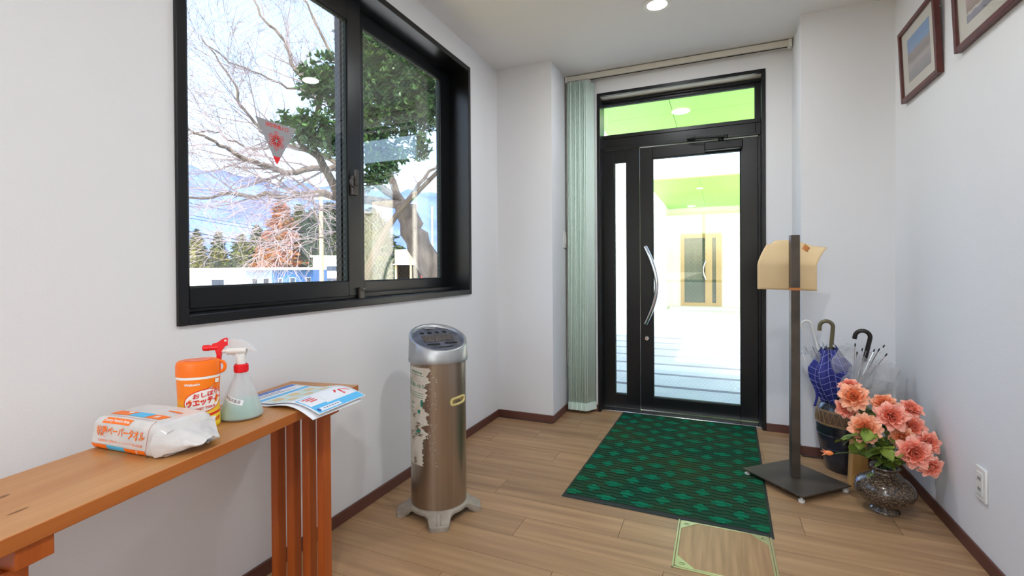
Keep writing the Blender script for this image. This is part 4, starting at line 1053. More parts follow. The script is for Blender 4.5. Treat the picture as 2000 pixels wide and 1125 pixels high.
ROSES = [
 ((.540, 2.490, .478), .98, 'topmost full coral rose rising in front of the umbrellas', 'rose2', (-.15, -.85, .45)),
 ((.522, 2.520, .418), .78, 'coral rose tucked low against the topmost bloom', 'rose', (-.6, -.7, .0)),
 ((.540, 2.560, .508), .72, 'coral rose peeping out above and behind the topmost bloom', 'rose', (-.1, -.5, .8)),
 ((.572, 2.450, .358), .98, 'wide open coral rose low on the jar side of the bouquet', 'rose2', (-.25, -.9, .25)),
 ((.665, 2.460, .416), 1.02, 'large coral rose in the middle of the bouquet', 'rose', (-.05, -.9, .35)),
 ((.660, 2.540, .446), .86, 'coral rose behind the large middle bloom', 'rose2', (-.3, -.6, .7)),
 ((.760, 2.560, .430), .76, 'coral rose at the top of the bouquet towards the wall', 'rose', (.2, -.6, .7)),
 ((.745, 2.500, .370), .86, 'round coral rose right of the middle bloom', 'rose', (.2, -.85, .25)),
 ((.705, 2.470, .332), .80, 'coral rose hanging just under the middle blooms', 'rose2', (-.3, -.85, 0)),
 ((.728, 2.420, .287), 1.06, 'largest open coral rose at the lower front of the bouquet', 'rose', (.02, -.95, .2)),
 ((.792, 2.480, .318), .78, 'coral rose turned towards the right wall', 'rose', (.2, -.8, .2)),
 ((.780, 2.420, .242), .76, 'lowest coral rose drooping beside the right skirting', 'rose', (.25, -.9, -.15)),
]
for r_ in ROSES: rose(*r_)
bud = rose((.440, 2.420, .244), 1, 'small closed apricot rosebud on a long sideways stem', 'rose2', (-1, -.3, .1), nleaf=2, open_=0)
rel = Vector((.440, 2.420, .244))-Vector(bud.location)
m_ = MB(); m_.lathe([(.002, -.014), (.008, -.006), (.0105, .004), (.009, .014), (.007, .022), (.002, .020)], 14); o = obj('closed_bud', m_, M['rose2'], bud); aim(o, (-1, -.3, .1)); o.location = rel
m_ = MB()
for k_ in range(4): m_.tube([Vector((.006*math.cos(k_*1.57), .006*math.sin(k_*1.57), .018)), Vector((.014*math.cos(k_*1.57), .014*math.sin(k_*1.57), .032))], [.003, .0008], 5)
o = obj('bud_tip', m_, M['rose2'], bud); aim(o, (-1, -.3, .1)); o.location = rel
# leafy sprigs low in the vase
for i, (a, lab_) in enumerate(((200, 'leafy green sprig hanging towards the umbrella jar'), (250, 'leafy green sprig falling over the front of the vase rim'), (290, 'leafy green sprig under the largest front rose'), (120, 'leafy green sprig at the back of the bouquet'), (225, 'dense leafy sprig low beside the vase neck'))):
    t = thing('leaf_sprig', lab_, 'leaves', VM, group='leaf sprigs in the granite vase')
    a = R(a); reach = (.17, .12, .11, .10, .14)[i]; hgt = (.11, .09, .07, .17, .15)[i]
    pts = [Vector((reach*s*math.cos(a), reach*s*math.sin(a), hgt*math.sin(s*PI*.75)*1.2)) for s in [k_/8 for k_ in range(9)]]
    obj('stem', MB().tube(pts, .0018, 6), M['stem'], t)
    for k_ in range(11):
        p = pts[1+k_*7//11]; o = obj('leaf', RLEAF[k_ % 3], None, t); o.location = p
        o.rotation_euler = (R(rr.uniform(-30, 30)), R(rr.uniform(-30, 30)), a-PI/2+(1 if k_ % 2 else -1)*rr.uniform(.4, 1.3)); sc_ = rr.uniform(.8, 1.2); o.scale = (sc_,)*3

# ------------------------------------------------------------------ pictures, socket
def picture(y0, y1, z0, z1, label, kind):
    t = thing('framed_picture', label, 'picture', (XR-.002, (y0+y1)/2, z0)); t.rotation_euler = (0, R(-2.6), 0)
    W_, H_ = y1-y0, z1-z0; fw, dp = .020, .022
    m_ = MB()
    m_.bb((-dp, -W_/2, 0), (0, -W_/2+fw, H_)); m_.bb((-dp, W_/2-fw, 0), (0, W_/2, H_)); m_.bb((-dp, -W_/2+fw, 0), (0, W_/2-fw, fw)); m_.bb((-dp, -W_/2+fw, H_-fw), (0, W_/2-fw, H_))
    obj('frame', m_, M['frame'], t, bevel=.002)
    obj('mount', MB().bb((-.010, -W_/2+fw*.9, fw*.9), (-.004, W_/2-fw*.9, H_-fw*.9)), M['passe'], t, smooth=False)
    pm = bpy.data.materials.new('photo_print'); pm.use_nodes = True; t_ = pm.node_tree; n_ = t_.nodes; L = t_.links
    tc = n_.new('ShaderNodeTexCoord'); sp = n_.new('ShaderNodeSeparateXYZ'); L.new(tc.outputs['Object'], sp.inputs[0])
    nz = n_.new('ShaderNodeTexNoise'); nz.inputs['Scale'].default_value = 22; nz.inputs['Detail'].default_value = 6; L.new(tc.outputs['Object'], nz.inputs[0])
    ad = n_.new('ShaderNodeMath'); ad.operation = 'MULTIPLY_ADD'; ad.inputs[1].default_value = .16; L.new(nz.outputs[0], ad.inputs[0]); 
    mr = n_.new('ShaderNodeMapRange'); mr.inputs[1].default_value = H_*.22; mr.inputs[2].default_value = H_*.80; L.new(sp.outputs[2], mr.inputs[0]); L.new(mr.outputs[0], ad.inputs[2])
    rp = n_.new('ShaderNodeValToRGB'); L.new(ad.outputs[0], rp.inputs[0]); L.new(rp.outputs[0], n_['Principled BSDF'].inputs['Base Color']); n_['Principled BSDF'].inputs['Roughness'].default_value = .4
    cr = rp.color_ramp
    stops = [(.0, (120, 116, 122)), (.30, (150, 146, 152)), (.42, (186, 176, 172)), (.55, (128, 112, 112)), (.70, (150, 138, 140)), (.78, (104, 160, 214)), (1, (86, 146, 208))] if kind == 0 else [(.0, (132, 132, 150)), (.20, (140, 140, 158)), (.23, (214, 208, 206)), (.27, (146, 128, 104)), (.50, (190, 160, 170)), (.72, (160, 170, 160)), (1, (120, 168, 214))]
    cr.elements[0].position = stops[0][0]; cr.elements[0].color = srgb(*stops[0][1]); cr.elements[1].position = 1; cr.elements[1].color = srgb(*stops[-1][1])
    for p, c in stops[1:-1]: q_ = cr.elements.new(p); q_.color = srgb(*c)
    mg = .085
    obj('photo', MB().bb((-.0112, -W_/2+mg, H_*.22), (-.0098, W_/2-mg, H_*.80)), pm, t, smooth=False)
    obj('glazing', MB().bb((-.0165, -W_/2+fw*.9, fw*.9), (-.015, W_/2-fw*.9, H_-fw*.9)), M['picglass'], t, smooth=False)
    obj('hanging_wire', MB().tube([(-.006, -W_/2+.03, H_*.72), (-.001, -W_/2-.005, H_*.80), (-.003, -W_/2+.02, H_*.85)], .0012, 6), M['chrome'], t)
picture(2.485, 2.905, 1.838, 2.178, 'mahogany framed photo of a street under blue sky, nearer the door', 0)
picture(1.905, 2.335, 1.850, 2.190, 'mahogany framed photo of pinkish trees by a road, cut by the edge', 1)
ot = thing('wall_socket', 'white electrical socket low on the right wall', 'socket', (XR, 2.176, .284))
obj('plate', MB().bb((-.008, -.036, -.058), (0, .036, .058)), M['white'], ot, bevel=.003)
obj('inner_plate', MB().bb((-.0105, -.020, -.040), (-.008, .020, .040)), M['white'], ot, bevel=.001)
for z in (-.018, .018): obj('outlet_slot', MB().bb((-.0112, -.008, z-.006), (-.0104, -.004, z+.006)).bb((-.0112, .004, z-.006), (-.0104, .008, z+.006)), M['hole'], ot, smooth=False)
# ================================================================== outdoors
M['concrete'] = mat('pale_concrete', srgb(226, 226, 224), .85, coord='World', col2=srgb(210, 210, 208), scale=(1.5, 1.5, 1.5))
M['slab'] = mat('grey_paving', srgb(180, 188, 194), .7, coord='World', col2=srgb(168, 176, 184), scale=(3, 3, 3), rnd=.04)
M['soil'] = mat('dry_grass_ground', srgb(176, 164, 128), .95, coord='World', col2=srgb(140, 128, 92), scale=(.6, .6, .6))
M['lime'] = mat('lime_soffit', srgb(146, 218, 84), .5, rnd=.02)
M['ocream'] = mat('cream_render', srgb(248, 240, 222), .85)
M['owhite'] = mat('white_render', srgb(246, 246, 244), .8)
M['beige'] = mat('beige_render', srgb(206, 196, 164), .85, coord='World', col2=srgb(196, 186, 154), scale=(.8, .8, .8))
M['bark'] = mat('grey_bark', srgb(116, 106, 96), .9, col2=srgb(80, 72, 66), scale=(9, 9, 2.5), bump=.6, bscale=(30, 30, 8), bdist=.02)
M['twig'] = mat('bare_twig', srgb(146, 136, 140), .85)
M['dbark'] = mat('dark_bark', srgb(76, 68, 58), .9, col2=srgb(58, 52, 44), scale=(12, 12, 3))
M['ever'] = mat('evergreen_leaf', srgb(70, 104, 46), .32, coord='World', col2=srgb(40, 74, 40), scale=(4, 4, 4), ramp=(.4, .6))
M['con1'] = mat('cedar_green', srgb(104, 104, 36), .9, coord='World', col2=srgb(54, 74, 38), scale=(.7, .7, .7), ramp=(.4, .62))
M['con2'] = mat('cedar_rust', srgb(156, 86, 42), .9, coord='World', col2=srgb(108, 84, 40), scale=(.8, .8, .8), ramp=(.4, .66))
M['con3'] = mat('cedar_dark', srgb(46, 66, 48), .9, coord='World', col2=srgb(72, 78, 38), scale=(.5, .5, .5), ramp=(.45, .7))
M['blue1'] = mat('light_blue_siding', srgb(160, 186, 222), .6)
M['blue2'] = mat('blue_corrugated', srgb(52, 116, 190), .5)
M['dglass'] = mat('dark_window_glass', srgb(64, 78, 98), .12, spec=.6)
M['pole'] = mat('weathered_pole', srgb(222, 196, 150), .8, col2=srgb(196, 166, 120), scale=(6, 6, .6))
M['hillhaze'] = mat('hill_forest_haze', srgb(80, 101, 164), 1.0, coord='World', col2=srgb(103, 124, 184), scale=(.02, .02, .04), detail=8, ramp=(.4, .62), spec=0)  # distance haze is put into the wooded hills' blue base colour
M['awn'] = mat('yellow_green_panel', srgb(216, 222, 150), .6)

GZ = -.03
struct(obj('ground_paving_base', MB().bb((-9, YD+.24, -.30), (26, 40, GZ)), M['concrete'], smooth=False))
struct(obj('ground_yard', MB().bb((-9, -30, -.42), (26, YD+.24, -.14)), M['soil'], smooth=False))
gm = MB(); gm.grid(30, 30, lambda u, v: Vector((lerp(-900, -8.9, u), lerp(-300, 900, v), -2.3)))
struct(obj('ground_field', gm, M['soil'], smooth=False))
struct(obj('ground_bank', MB().bb((-9.2, -30, -3), (-8.9, 40, -.3)), M['concrete'], smooth=False))
pv = struct(obj('ground_walkway', MB().bb((-3.2, YD+.24, GZ), (3.2, 7.60, GZ+.008)), mat('dark_channel', srgb(92, 104, 118), .7), smooth=False))
um = MB().box((0, 0, 0), (1, 1, 1)).mesh('paving_slab', M['slab'], smooth=False)
ys = [3.70, 3.86, 4.36, 4.86, 5.36, 5.86, 6.36, 6.86, 7.36, 7.60]
for a, c in zip(ys, ys[1:]):
    o = obj('paving_slab', um, None, pv); o.scale = (6.38, c-a-.075, .022); o.location = (0, (a+c)/2+.02, GZ+.014)

def canopy(name, label, x0, x1, y0, y1, z, lamps):
    t = thing(name, label, 'canopy', ((x0+x1)/2, (y0+y1)/2, z))
    o_ = Vector(t.location); m_ = MB(); m_.bb(Vector((x0, y0, z+.02))-o_, Vector((x1, y1, z+.16))-o_); obj('roof_slab', m_, M['ocream'], t, smooth=False)
    nx, ny = max(1, round((x1-x0)/.95)), max(1, round((y1-y0)/.95)); px, py = (x1-x0)/nx, (y1-y0)/ny
    me = MB().box((0, 0, 0), (px-.006, py-.006, .02)).mesh('soffit_panel', M['lime'], smooth=False)
    for i in range(nx):
        for j_ in range(ny): obj('soffit_panel', me, None, t, loc=(x0+(i+.5)*px-o_.x, y0+(j_+.5)*py-o_.y, .01))
    for (x, y_) in lamps:
        m_ = MB(); m_.lathe([(.10, -.004), (.09, -.010), (0, -.010)], 28, (x-o_.x, y_-o_.y, 0)); obj('soffit_lamp', m_, M['lamp'], t)
    return t
canopy('entrance_canopy', 'lime green entrance canopy soffit seen through the transom', -1.38, .42, YD+.26, 7.0, 2.85, [(-.39, 5.85)])
canopy('far_canopy', 'lime green canopy soffit over the opposite entrance', -1.22, 3.4, 8.9, 13.4, 2.60, [(-.62, 13.0)])

# opposite building
ob = thing('opposite_building', 'cream walled building facing the glass door across the paved yard', 'building', (0, 13.5, GZ))
def og(a, c): return (Vector((a[0], a[1]-13.5, a[2]-GZ)), Vector((c[0], c[1]-13.5, c[2]-GZ)))
dx0, dx1, dz0, dz1 = -.905, .085, .02, 1.90
m_ = MB()
for a, c in (((-1.22, 13.42, GZ), (dx0, 13.7, 3.4)), ((dx1, 13.42, GZ), (8, 13.7, 3.4)), ((dx0, 13.42, dz1), (dx1, 13.7, 3.4))): m_.bb(*og(a, c))
obj('front_wall', m_, M['ocream'], ob, smooth=False)
m_ = MB(); m_.bb(*og((-3.3, 12.6, GZ), (-1.22, 14.5, 4.6))); obj('white_wing', m_, M['owhite'], ob, smooth=False)
m_ = MB(); m_.bb(*og((-1.22, 14.4, GZ), (8, 14.6, 3.4))); m_.bb(*og((-1.22, 13.7, 3.3), (8, 14.4, 3.4))); obj('rear_wall', m_, M['beige'], ob, smooth=False)
m_ = MB(); m_.bb(*og((-1.15, 12.9, GZ), (.5, 13.42, .02))); obj('entrance_step', m_, M['concrete'], ob, smooth=False)
tan_ = mat('tan_aluminium', srgb(184, 150, 104), .5)
m_ = MB(); yo0, yo1 = 13.36, 13.44
def of(x0, z0, x1, z1): m_.bb(*og((x0, yo0, z0), (x1, yo1, z1)))
of(dx0, dz0, dx0+.09, dz1); of(-.31, dz0, -.14, dz1); of(-.05, dz0, dx1, dz1)
for a_, b_ in ((dx0+.09, -.31), (-.14, -.05)): of(a_, dz1-.10, b_, dz1); of(a_, dz0, b_, dz0+.09)
od = obj('entrance_door', m_, tan_, ob, bevel=.004)
m_ = MB(); m_.bb(*og((dx0+.08, 13.40, dz0+.08), (-.30, 13.41, dz1-.09))); m_.bb(*og((-.15, 13.40, dz0+.08), (-.04, 13.41, dz1-.09))); obj('door_glass', m_, mat('grey_green_glass', srgb(92, 100, 90), .1, spec=.4), od, smooth=False)
m_ = MB(); m_.tube([Vector((-.29-.06*math.sin(PI*k/10), 13.30-13.5, lerp(.72, 1.20, k/10)-GZ)) for k in range(11)], .014, 8); obj('pull_handle', m_, M['chrome'], od)

# beige building round the corner: it shows as a reflection in the sliding window
rb = thing('beige_building', 'flat roofed beige building mirrored in the right window pane', 'building', (13.5, 22, GZ))
m_ = MB(); m_.bb((-8, -1.5, 0), (8, 5, 4.05)); obj('walls', m_, M['beige'], rb, smooth=False)
m_ = MB(); m_.bb((-8.1, -1.6, 4.05), (8.1, 5.1, 4.18)); obj('roof_edge', m_, M['owhite'], rb, smooth=False)
m_ = MB(); m_.bb((-1.4, -1.56, 0), (-.4, -1.49, 2.0)); obj('door', m_, mat('grey_green_door', srgb(96, 118, 108), .5), rb, smooth=False)
m_ = MB(); m_.bb((-8, -1.51, 3.02), (8, -1.50, 3.06)); obj('joint_line', m_, mat('wall_joint', srgb(150, 142, 118), .8), rb, smooth=False)
tk = thing('white_tank', 'white cylindrical tank in front of the beige building', 'tank', (12.1, 19.2, GZ))
m_ = MB(); m_.lathe([(0, 0), (.42, 0), (.45, .03), (.45, 1.0), (.40, 1.15), (.2, 1.25), (0, 1.27)], 32); obj('tank_body', m_, M['owhite'], tk)
m_ = MB()
for z in (.25, .6, .95): m_.lathe([(.45, z-.02), (.465, z), (.45, z+.02)], 32)
obj('tank_hoop', m_, mat('grey_hoop', srgb(150, 154, 158), .5), tk)

# ---------------- conifers
def conifer_mesh(name, h, r, m, seed, n=1500):
    rn = random.Random(seed); mb = MB()
    mb.lathe([(r*.78, h*.04), (r*.70, h*.25), (r*.52, h*.50), (r*.34, h*.72), (r*.16, h*.88), (.02, h*.97)], 10)
    for i in range(n):
        t = rn.random()**1.25; z = h*(.02+.97*t); rad = r*(1-t)**.62*(.72+.34*rn.random())*(1+.18*math.sin(5*t*9+seed)); a = rn.uniform(0, 2*PI)
        c = Vector((rad*math.cos(a), rad*math.sin(a), z)); s = h*.045*(.6+.8*rn.random())*(1.15-.6*t)
        d = Vector((math.cos(a), math.sin(a), rn.uniform(-.5, .7))).normalized(); sd = d.cross(Vector((0, 0, 1))).normalized(); up_ = d.cross(sd)
        sd = (sd*math.cos(.8*i)+up_*math.sin(.8*i))
        mb.add([c-d*s*.6-sd*s*.42, c-d*s*.6+sd*s*.42, c+d*s*.9+sd*s*.10, c+d*s*.9-sd*s*.10], [(0, 1, 2, 3)])
    return mb.mesh(name, m, smooth=False)
def conifer(label, x, y_, base, topz, r, m, seed, cat='tree', group=None, n=1500):
    t = thing('cedar_tree', label, cat, (x, y_, base), group=group)
    h = topz-base
    obj('trunk', MB().tube([(0, 0, 0), (0, 0, h*.6)], [r*.12, r*.05], 8), M['dbark'], t)
    o = obj('foliage', conifer_mesh('foliage', h, r, m, seed, n), None, t); o['kind'] = 'stuff'; return t
GF = -2.3
conifer('slim cedar at the left end of the row behind the white building', -51.9, 33.9, GF, 5.5, 1.75, M['con1'], 1)
conifer('second slim cedar from the left behind the white building', -50.8, 35.6, GF, 5.3, 1.65, M['con1'], 2)
conifer('broad olive green cedar left of the rust coloured trees', -47.9, 36.2, GF, 5.1, 2.1, M['con1'], 3)
conifer('olive cedar leaning against the tall rust cedar', -47.2, 37.6, GF, 6.1, 2.0, M['con1'], 4)
conifer('tall rust brown cedar above the blue building', -44.2, 38.2, GF, 8.8, 2.9, M['con2'], 5, n=2200)
conifer('yellow green cedar beside the tall rust cedar', -44.6, 41.0, GF, 8.6, 3.0, M['con1'], 6, n=1800)
conifer('short orange rust cedar right behind the low building', -40.9, 33.2, GF, 4.1, 1.6, M['con2'], 7)
conifer('large dark cedar behind the utility pole', -46.4, 47.8, GF, 9.8, 5.8, M['con3'], 8, n=3200)
conifer('dark cedar hidden partly by the window mullion', -42.9, 51.6, GF, 9.4, 5.6, M['con3'], 9, n=2600)
conifer('lower dark cedar filling the gap above the blue building', -43.2, 41.6, GF, 8.0, 4.4, M['con3'], 10, n=2600)
conifer('small dark cedar behind the white house', -44.4, 47.4, GF, 7.6, 4.6, M['con3'], 12, n=2400)
for i in range(7): conifer(['leftmost small cedar', 'second small cedar from the left', 'third small cedar from the left', 'middle small cedar', 'third small cedar from the right', 'second small cedar from the right', 'rightmost small cedar'][i]+' peeping over the beige building roof', 8.5+i*1.7, 29.5+.3*(i % 2), GZ, 5.0+.5*((i*37) % 5)/5, 1.0, M['con3'], 20+i, group='cedars behind the beige building', n=260)
# leafless shrubs in front of the cedars
def recurse(mb, p, d, L, r, depth, rn, spread=.55, droop=0, nseg=4, kids=3):
    pts = [p]; rad = [r]; q_ = p.copy(); dd = d.copy()
    for i in range(nseg):
        dd = (dd+Vector((rn.gauss(0, .13), rn.gauss(0, .13), rn.gauss(0, .10)-droop))).normalized(); q_ = q_+dd*L/nseg; pts.append(q_.copy()); rad.append(r*(1-.55*(i+1)/nseg))
    mb.tube(pts, rad, 5 if r > .012 else 3, cap=False)
    if depth > 0:
        for k_ in range(kids):
            j_ = rn.randint(1, nseg); pd = (pts[j_]-pts[j_-1]).normalized(); s = Vector((rn.gauss(0, 1), rn.gauss(0, 1), rn.gauss(0, .8))); s = (s-pd*s.dot(pd)).normalized()
            recurse(mb, pts[j_], (pd+s*spread*rn.uniform(.6, 1.4)).normalized(), L*rn.uniform(.55, .8), max(rad[j_]*.62, .0034), depth-1, rn, spread, droop, nseg, kids)
rn = random.Random(5)
for i, (x, y_, lab_) in enumerate(((-47.5, 31.6, 'leafless pale shrub in front of the leftmost cedar'), (-46.0, 33.6, 'leafless pale shrub between the second and third cedar'))):
    t = thing('bare_shrub', lab_, 'shrub', (x, y_, GF)); mb = MB()
    for k_ in range(9): recurse(mb, Vector((0, 0, 0)), Vector((rn.gauss(0, .35), rn.gauss(0, .35), 1)).normalized(), 2.6, .06, 3, rn, .7, 0, 3, 3)
    o = obj('branches', mb, M['twig'], t, smooth=False); o['kind'] = 'stuff'

# ---------------- bare cherry tree
LIMB = {
'trunk': [(-4.35, 7.9, -.15), (-4.6, 7.73, 0.42), (-4.84, 7.59, 0.9), (-5.13, 7.39, 1.61), (-5.29, 7.28, 2.22)],
'A': [(-5.29, 7.28, 2.22), (-5.79, 6.62, 2.28), (-6.13, 6.03, 2.28), (-6.27, 5.43, 2.18), (-6.39, 4.82, 2.14), (-6.4, 4.1, 1.98)],
'B': [(-5.29, 7.28, 2.22), (-5.72, 6.81, 2.65), (-6.09, 6.21, 2.79), (-6.3, 5.56, 2.6), (-6.42, 4.94, 2.69), (-6.49, 4.51, 2.86), (-6.46, 4.01, 2.97)],
'C': [(-5.72, 6.81, 2.65), (-6.44, 6.57, 3.03), (-6.9, 6.09, 3.24), (-7.15, 5.79, 3.42), (-7.31, 5.58, 3.77), (-7.42, 5.44, 4.25), (-7.62, 5.15, 4.76)],
'D': [(-5.29, 7.28, 2.22), (-5.97, 7.26, 3.32), (-6.65, 6.93, 4.18), (-7.22, 6.62, 4.74), (-7.36, 6.47, 5.28), (-7.68, 6.24, 5.71), (-7.91, 6.12, 6.35)],
'E': [(-5.79, 6.62, 2.28), (-5.69, 5.91, 2.08), (-5.66, 5.36, 1.86), (-5.63, 4.96, 1.6), (-5.68, 4.58, 1.4)],
'F': [(-5.97, 7.26, 3.32), (-6.65, 7.34, 4.51), (-6.99, 7.16, 5.4), (-7.24, 6.9, 6.13), (-7.42, 6.71, 6.75)],
'G': [(-6.65, 6.93, 4.18), (-6.73, 6.28, 4.17), (-6.94, 5.73, 4.28), (-7.1, 5.2, 4.35), (-7.16, 4.76, 4.58)],
'H': [(-5.29, 7.28, 2.22), (-5.29, 7.77, 2.68), (-5.08, 8.38, 3.38)],
'I': [(-6.9, 6.09, 3.24), (-6.77, 5.3, 2.96), (-6.9, 4.8, 3.09), (-6.94, 4.37, 2.99)],
'J': [(-5.72, 6.81, 2.65), (-5.59, 6.27, 1.95), (-5.5, 5.81, 1.66), (-5.47, 5.27, 1.47), (-5.55, 4.89, 1.38)]}
LR = {'trunk': (.27, .20), 'A': (.085, .014), 'B': (.075, .012), 'C': (.055, .010), 'D': (.07, .010), 'E': (.03, .006), 'F': (.045, .009), 'G': (.028, .006), 'H': (.06, .02), 'I': (.024, .006), 'J': (.028, .006)}
def smooth_path(pts, n):
    pts = [Vector(p) for p in pts]; out = []
    P_ = [pts[0]*2-pts[1]]+pts+[pts[-1]*2-pts[-2]]
    for i in range(1, len(P_)-2):
        p0, p1, p2, p3 = P_[i-1:i+3]
        for k_ in range(n):
            t = k_/n; out.append(.5*((2*p1)+(p2-p0)*t+(2*p0-5*p1+4*p2-p3)*t*t+(3*p1-p0-3*p2+p3)*t**3))
    out.append(pts[-1]); return out
CO = Vector((-4.35, 7.9, -.15))
ch = thing('cherry_tree', 'leafless cherry tree spreading pale branches across the left window pane', 'tree', CO)
tw = MB(); rn = random.Random(21)
for k_, pts in LIMB.items():
    sp_ = [p-CO+Vector((rn.gauss(0, .02), rn.gauss(0, .02), rn.gauss(0, .02))) if 0 < i_ else p-CO for i_, p in enumerate(smooth_path(pts, 5))]
    n_ = len(sp_); r0, r1 = LR[k_]; rad = [lerp(r0, r1, i_/(n_-1))*(1+.12*mnoise.noise(Vector((i_*.9, r0*50, 1)))) for i_ in range(n_)]
    obj('trunk' if k_ == 'trunk' else 'limb', MB().tube(sp_, rad, 12 if k_ == 'trunk' else 8), M['bark'], ch)
    if k_ == 'trunk': continue
    drp = .06 if k_ in 'EJ' else -.02
    nb = {'A': 22, 'B': 22, 'C': 22, 'D': 24, 'E': 11, 'F': 16, 'G': 14, 'H': 5, 'I': 12, 'J': 11}[k_]
    for b_ in range(nb):
        i_ = rn.randint(n_//4, n_-1); d = (sp_[i_]-sp_[i_-1]).normalized(); s = Vector((rn.gauss(0, .8), rn.gauss(0, .8), rn.gauss(.25 if k_ not in 'EJ' else -.05, .8))); s = (s-d*s.dot(d)).normalized()
        recurse(tw, sp_[i_], (d*1.0+s*rn.uniform(.35, .9)).normalized(), rn.uniform(.5, 1.1), max(.005, rad[i_]*.40), 3, rn, .5, drp*.6, 4, 3)
o = obj('twigs', tw, M['twig'], ch, smooth=False); o['kind'] = 'stuff'

# ---------------- broad-leaved evergreen close to the window
EVL = {'EV': [(-4.44, 5.14, -.14), (-4.48, 5.11, 0.81), (-4.55, 5.05, 1.47), (-4.67, 4.94, 2.05), (-4.83, 4.79, 2.51), (-4.82, 4.66, 2.74), (-4.70, 4.70, 3.3)],
'EV2': [(-4.67, 4.94, 2.05), (-4.59, 5.15, 2.63), (-4.39, 5.45, 3.4), (-4.16, 5.63, 4.15)],
'EV3': [(-4.5, 5.2, .6), (-4.51, 5.35, 1.08), (-4.35, 5.61, 1.67), (-4.17, 5.87, 2.06), (-3.84, 6.33, 2.65)],
'EV4': [(-4.83, 4.79, 2.51), (-4.83, 4.5, 2.61), (-4.81, 4.37, 2.7)]}
EO = Vector((-4.44, 5.14, -.14))
ev = thing('evergreen_tree', 'dark green broadleaf evergreen tree just outside the sliding window', 'tree', EO)
for k_, pts in EVL.items():
    sp_ = [p-EO for p in smooth_path(pts, 4)]; n_ = len(sp_); r0, r1 = {'EV': (.085, .03), 'EV2': (.05, .02), 'EV3': (.06, .03), 'EV4': (.035, .012)}[k_]
    obj('trunk' if k_ == 'EV' else 'limb', MB().tube(sp_, [lerp(r0, r1, i_/(n_-1)) for i_ in range(n_)], 9), M['dbark'], ev)
BLOB = [(-4.61, 4.72, 3.46, .33), (-4.66, 4.53, 3.35, .17), (-4.55, 5.18, 4.14, .26), (-4.7, 4.63, 2.82, .28), (-4.83, 4.36, 2.8, .20), (-4.6, 4.87, 2.71, .24), (-4.62, 4.98, 3.18, .17), (-4.44, 5.45, 3.97, .50), (-4.11, 5.67, 3.79, .55), (-3.97, 6.12, 3.6, .5), (-4.39, 5.45, 3.4, .48), (-4.17, 5.87, 3.30, .40), (-4.5, 5.36, 3.03, .28), (-3.97, 6.13, 4.16, .6), (-4.05, 5.95, 2.80, .17), (-4.27, 5.60, 4.42, .55), (-4.51, 5.48, 2.66, .18), (-4.2, 6.2, 4.9, .7), (-4.45, 5.42, 2.75, .24), (-4.36, 5.50, 2.45, .20), (-4.45, 5.40, 2.30, .17), (-4.25, 5.62, 2.68, .20)]
rn = random.Random(33); fv = []; ff = []; tw = MB()
for (bx, by, bz, br) in BLOB:
    c = Vector((bx, by, bz))-EO
    nsp = int(165*(br/.3)**2.1)
    for s_ in range(nsp):   # a sprig: whorl of leaves
        dv_ = Vector((rn.gauss(0, 1), rn.gauss(0, 1), rn.gauss(0, 1))).normalized(); p = c+dv_*br*rn.uniform(.35, 1.08)
        ax = (dv_*.6+Vector((0, 0, .7))).normalized()
        if s_ % 5 == 0: tw.tube([c+dv_*br*.1, p], [.006, .003], 4, cap=False)
        for l_ in range(7):
            d = (ax*rn.uniform(.1, .7)+Vector((rn.gauss(0, 1), rn.gauss(0, 1), rn.gauss(0, .5))).normalized()).normalized(); L = rn.uniform(.06, .105); sd = d.cross(Vector((rn.gauss(0, .4), rn.gauss(0, .4), 1))).normalized()*L*.27; nn = sd.cross(d).normalized()*L*.05
            i0 = len(fv); m0 = p+d*L*.45
            fv += [p, m0+sd+nn, p+d*L, m0-sd+nn]; ff += [(i0, i0+1, i0+2), (i0, i0+2, i0+3)]
me = bpy.data.meshes.new('foliage'); me.from_pydata([tuple(v) for v in fv], [], ff); me.materials.append(M['ever'])
o = bpy.data.objects.new('foliage', me); COL.objects.link(o); o.parent = ev; o['kind'] = 'stuff'
o = obj('twigs', tw, M['dbark'], ev, smooth=False); o['kind'] = 'stuff'

# ---------------- far buildings, poles, wires, hills
A_, B_, C_, D_ = Vector((-38.0, 24.1, 0)), Vector((-34.1, 26.15, 0)), Vector((-32.2, 26.9, 0)), Vector((-30.2, 29.2, 0))
fb = thing('low_blue_white_building', 'long low white building with a blue corrugated end beyond the trees', 'building', (-34, 26.5, GF)); FO = Vector((-34, 26.5, GF))
def wallstrip(P, Q, z0, z1, name, m, thick=.3, parent=fb):
    d = (Q-P).normalized(); n2 = Vector((-d.y, d.x, 0))*thick
    if n2.dot(P) < 0: n2 = -n2
    mb = MB(); mb.add([Vector((p.x, p.y, z))-FO for z in (z0, z1) for p in (P, Q, Q+n2, P+n2)], [(0, 1, 2, 3), (4, 5, 6, 7), (0, 1, 5, 4), (1, 2, 6, 5), (2, 3, 7, 6), (3, 0, 4, 7)]); return obj(name, mb, m, parent, smooth=False)
ext = A_+(A_-B_)*1.2
wallstrip(ext, B_, GF, 1.12, 'white_wall', M['owhite'], -4); wallstrip(B_, C_, GF, 1.05, 'pale_blue_wall', M['blue1'], -4)
def cur(t): # rounded blue end
    p = lerp(C_, D_, t); d = (D_-C_).normalized(); n2 = Vector((d.y, -d.x, 0)); return p+n2*.7*math.sin(PI*min(1, t*1.1))*(1-t*.3)
mb = MB()
NC = 60
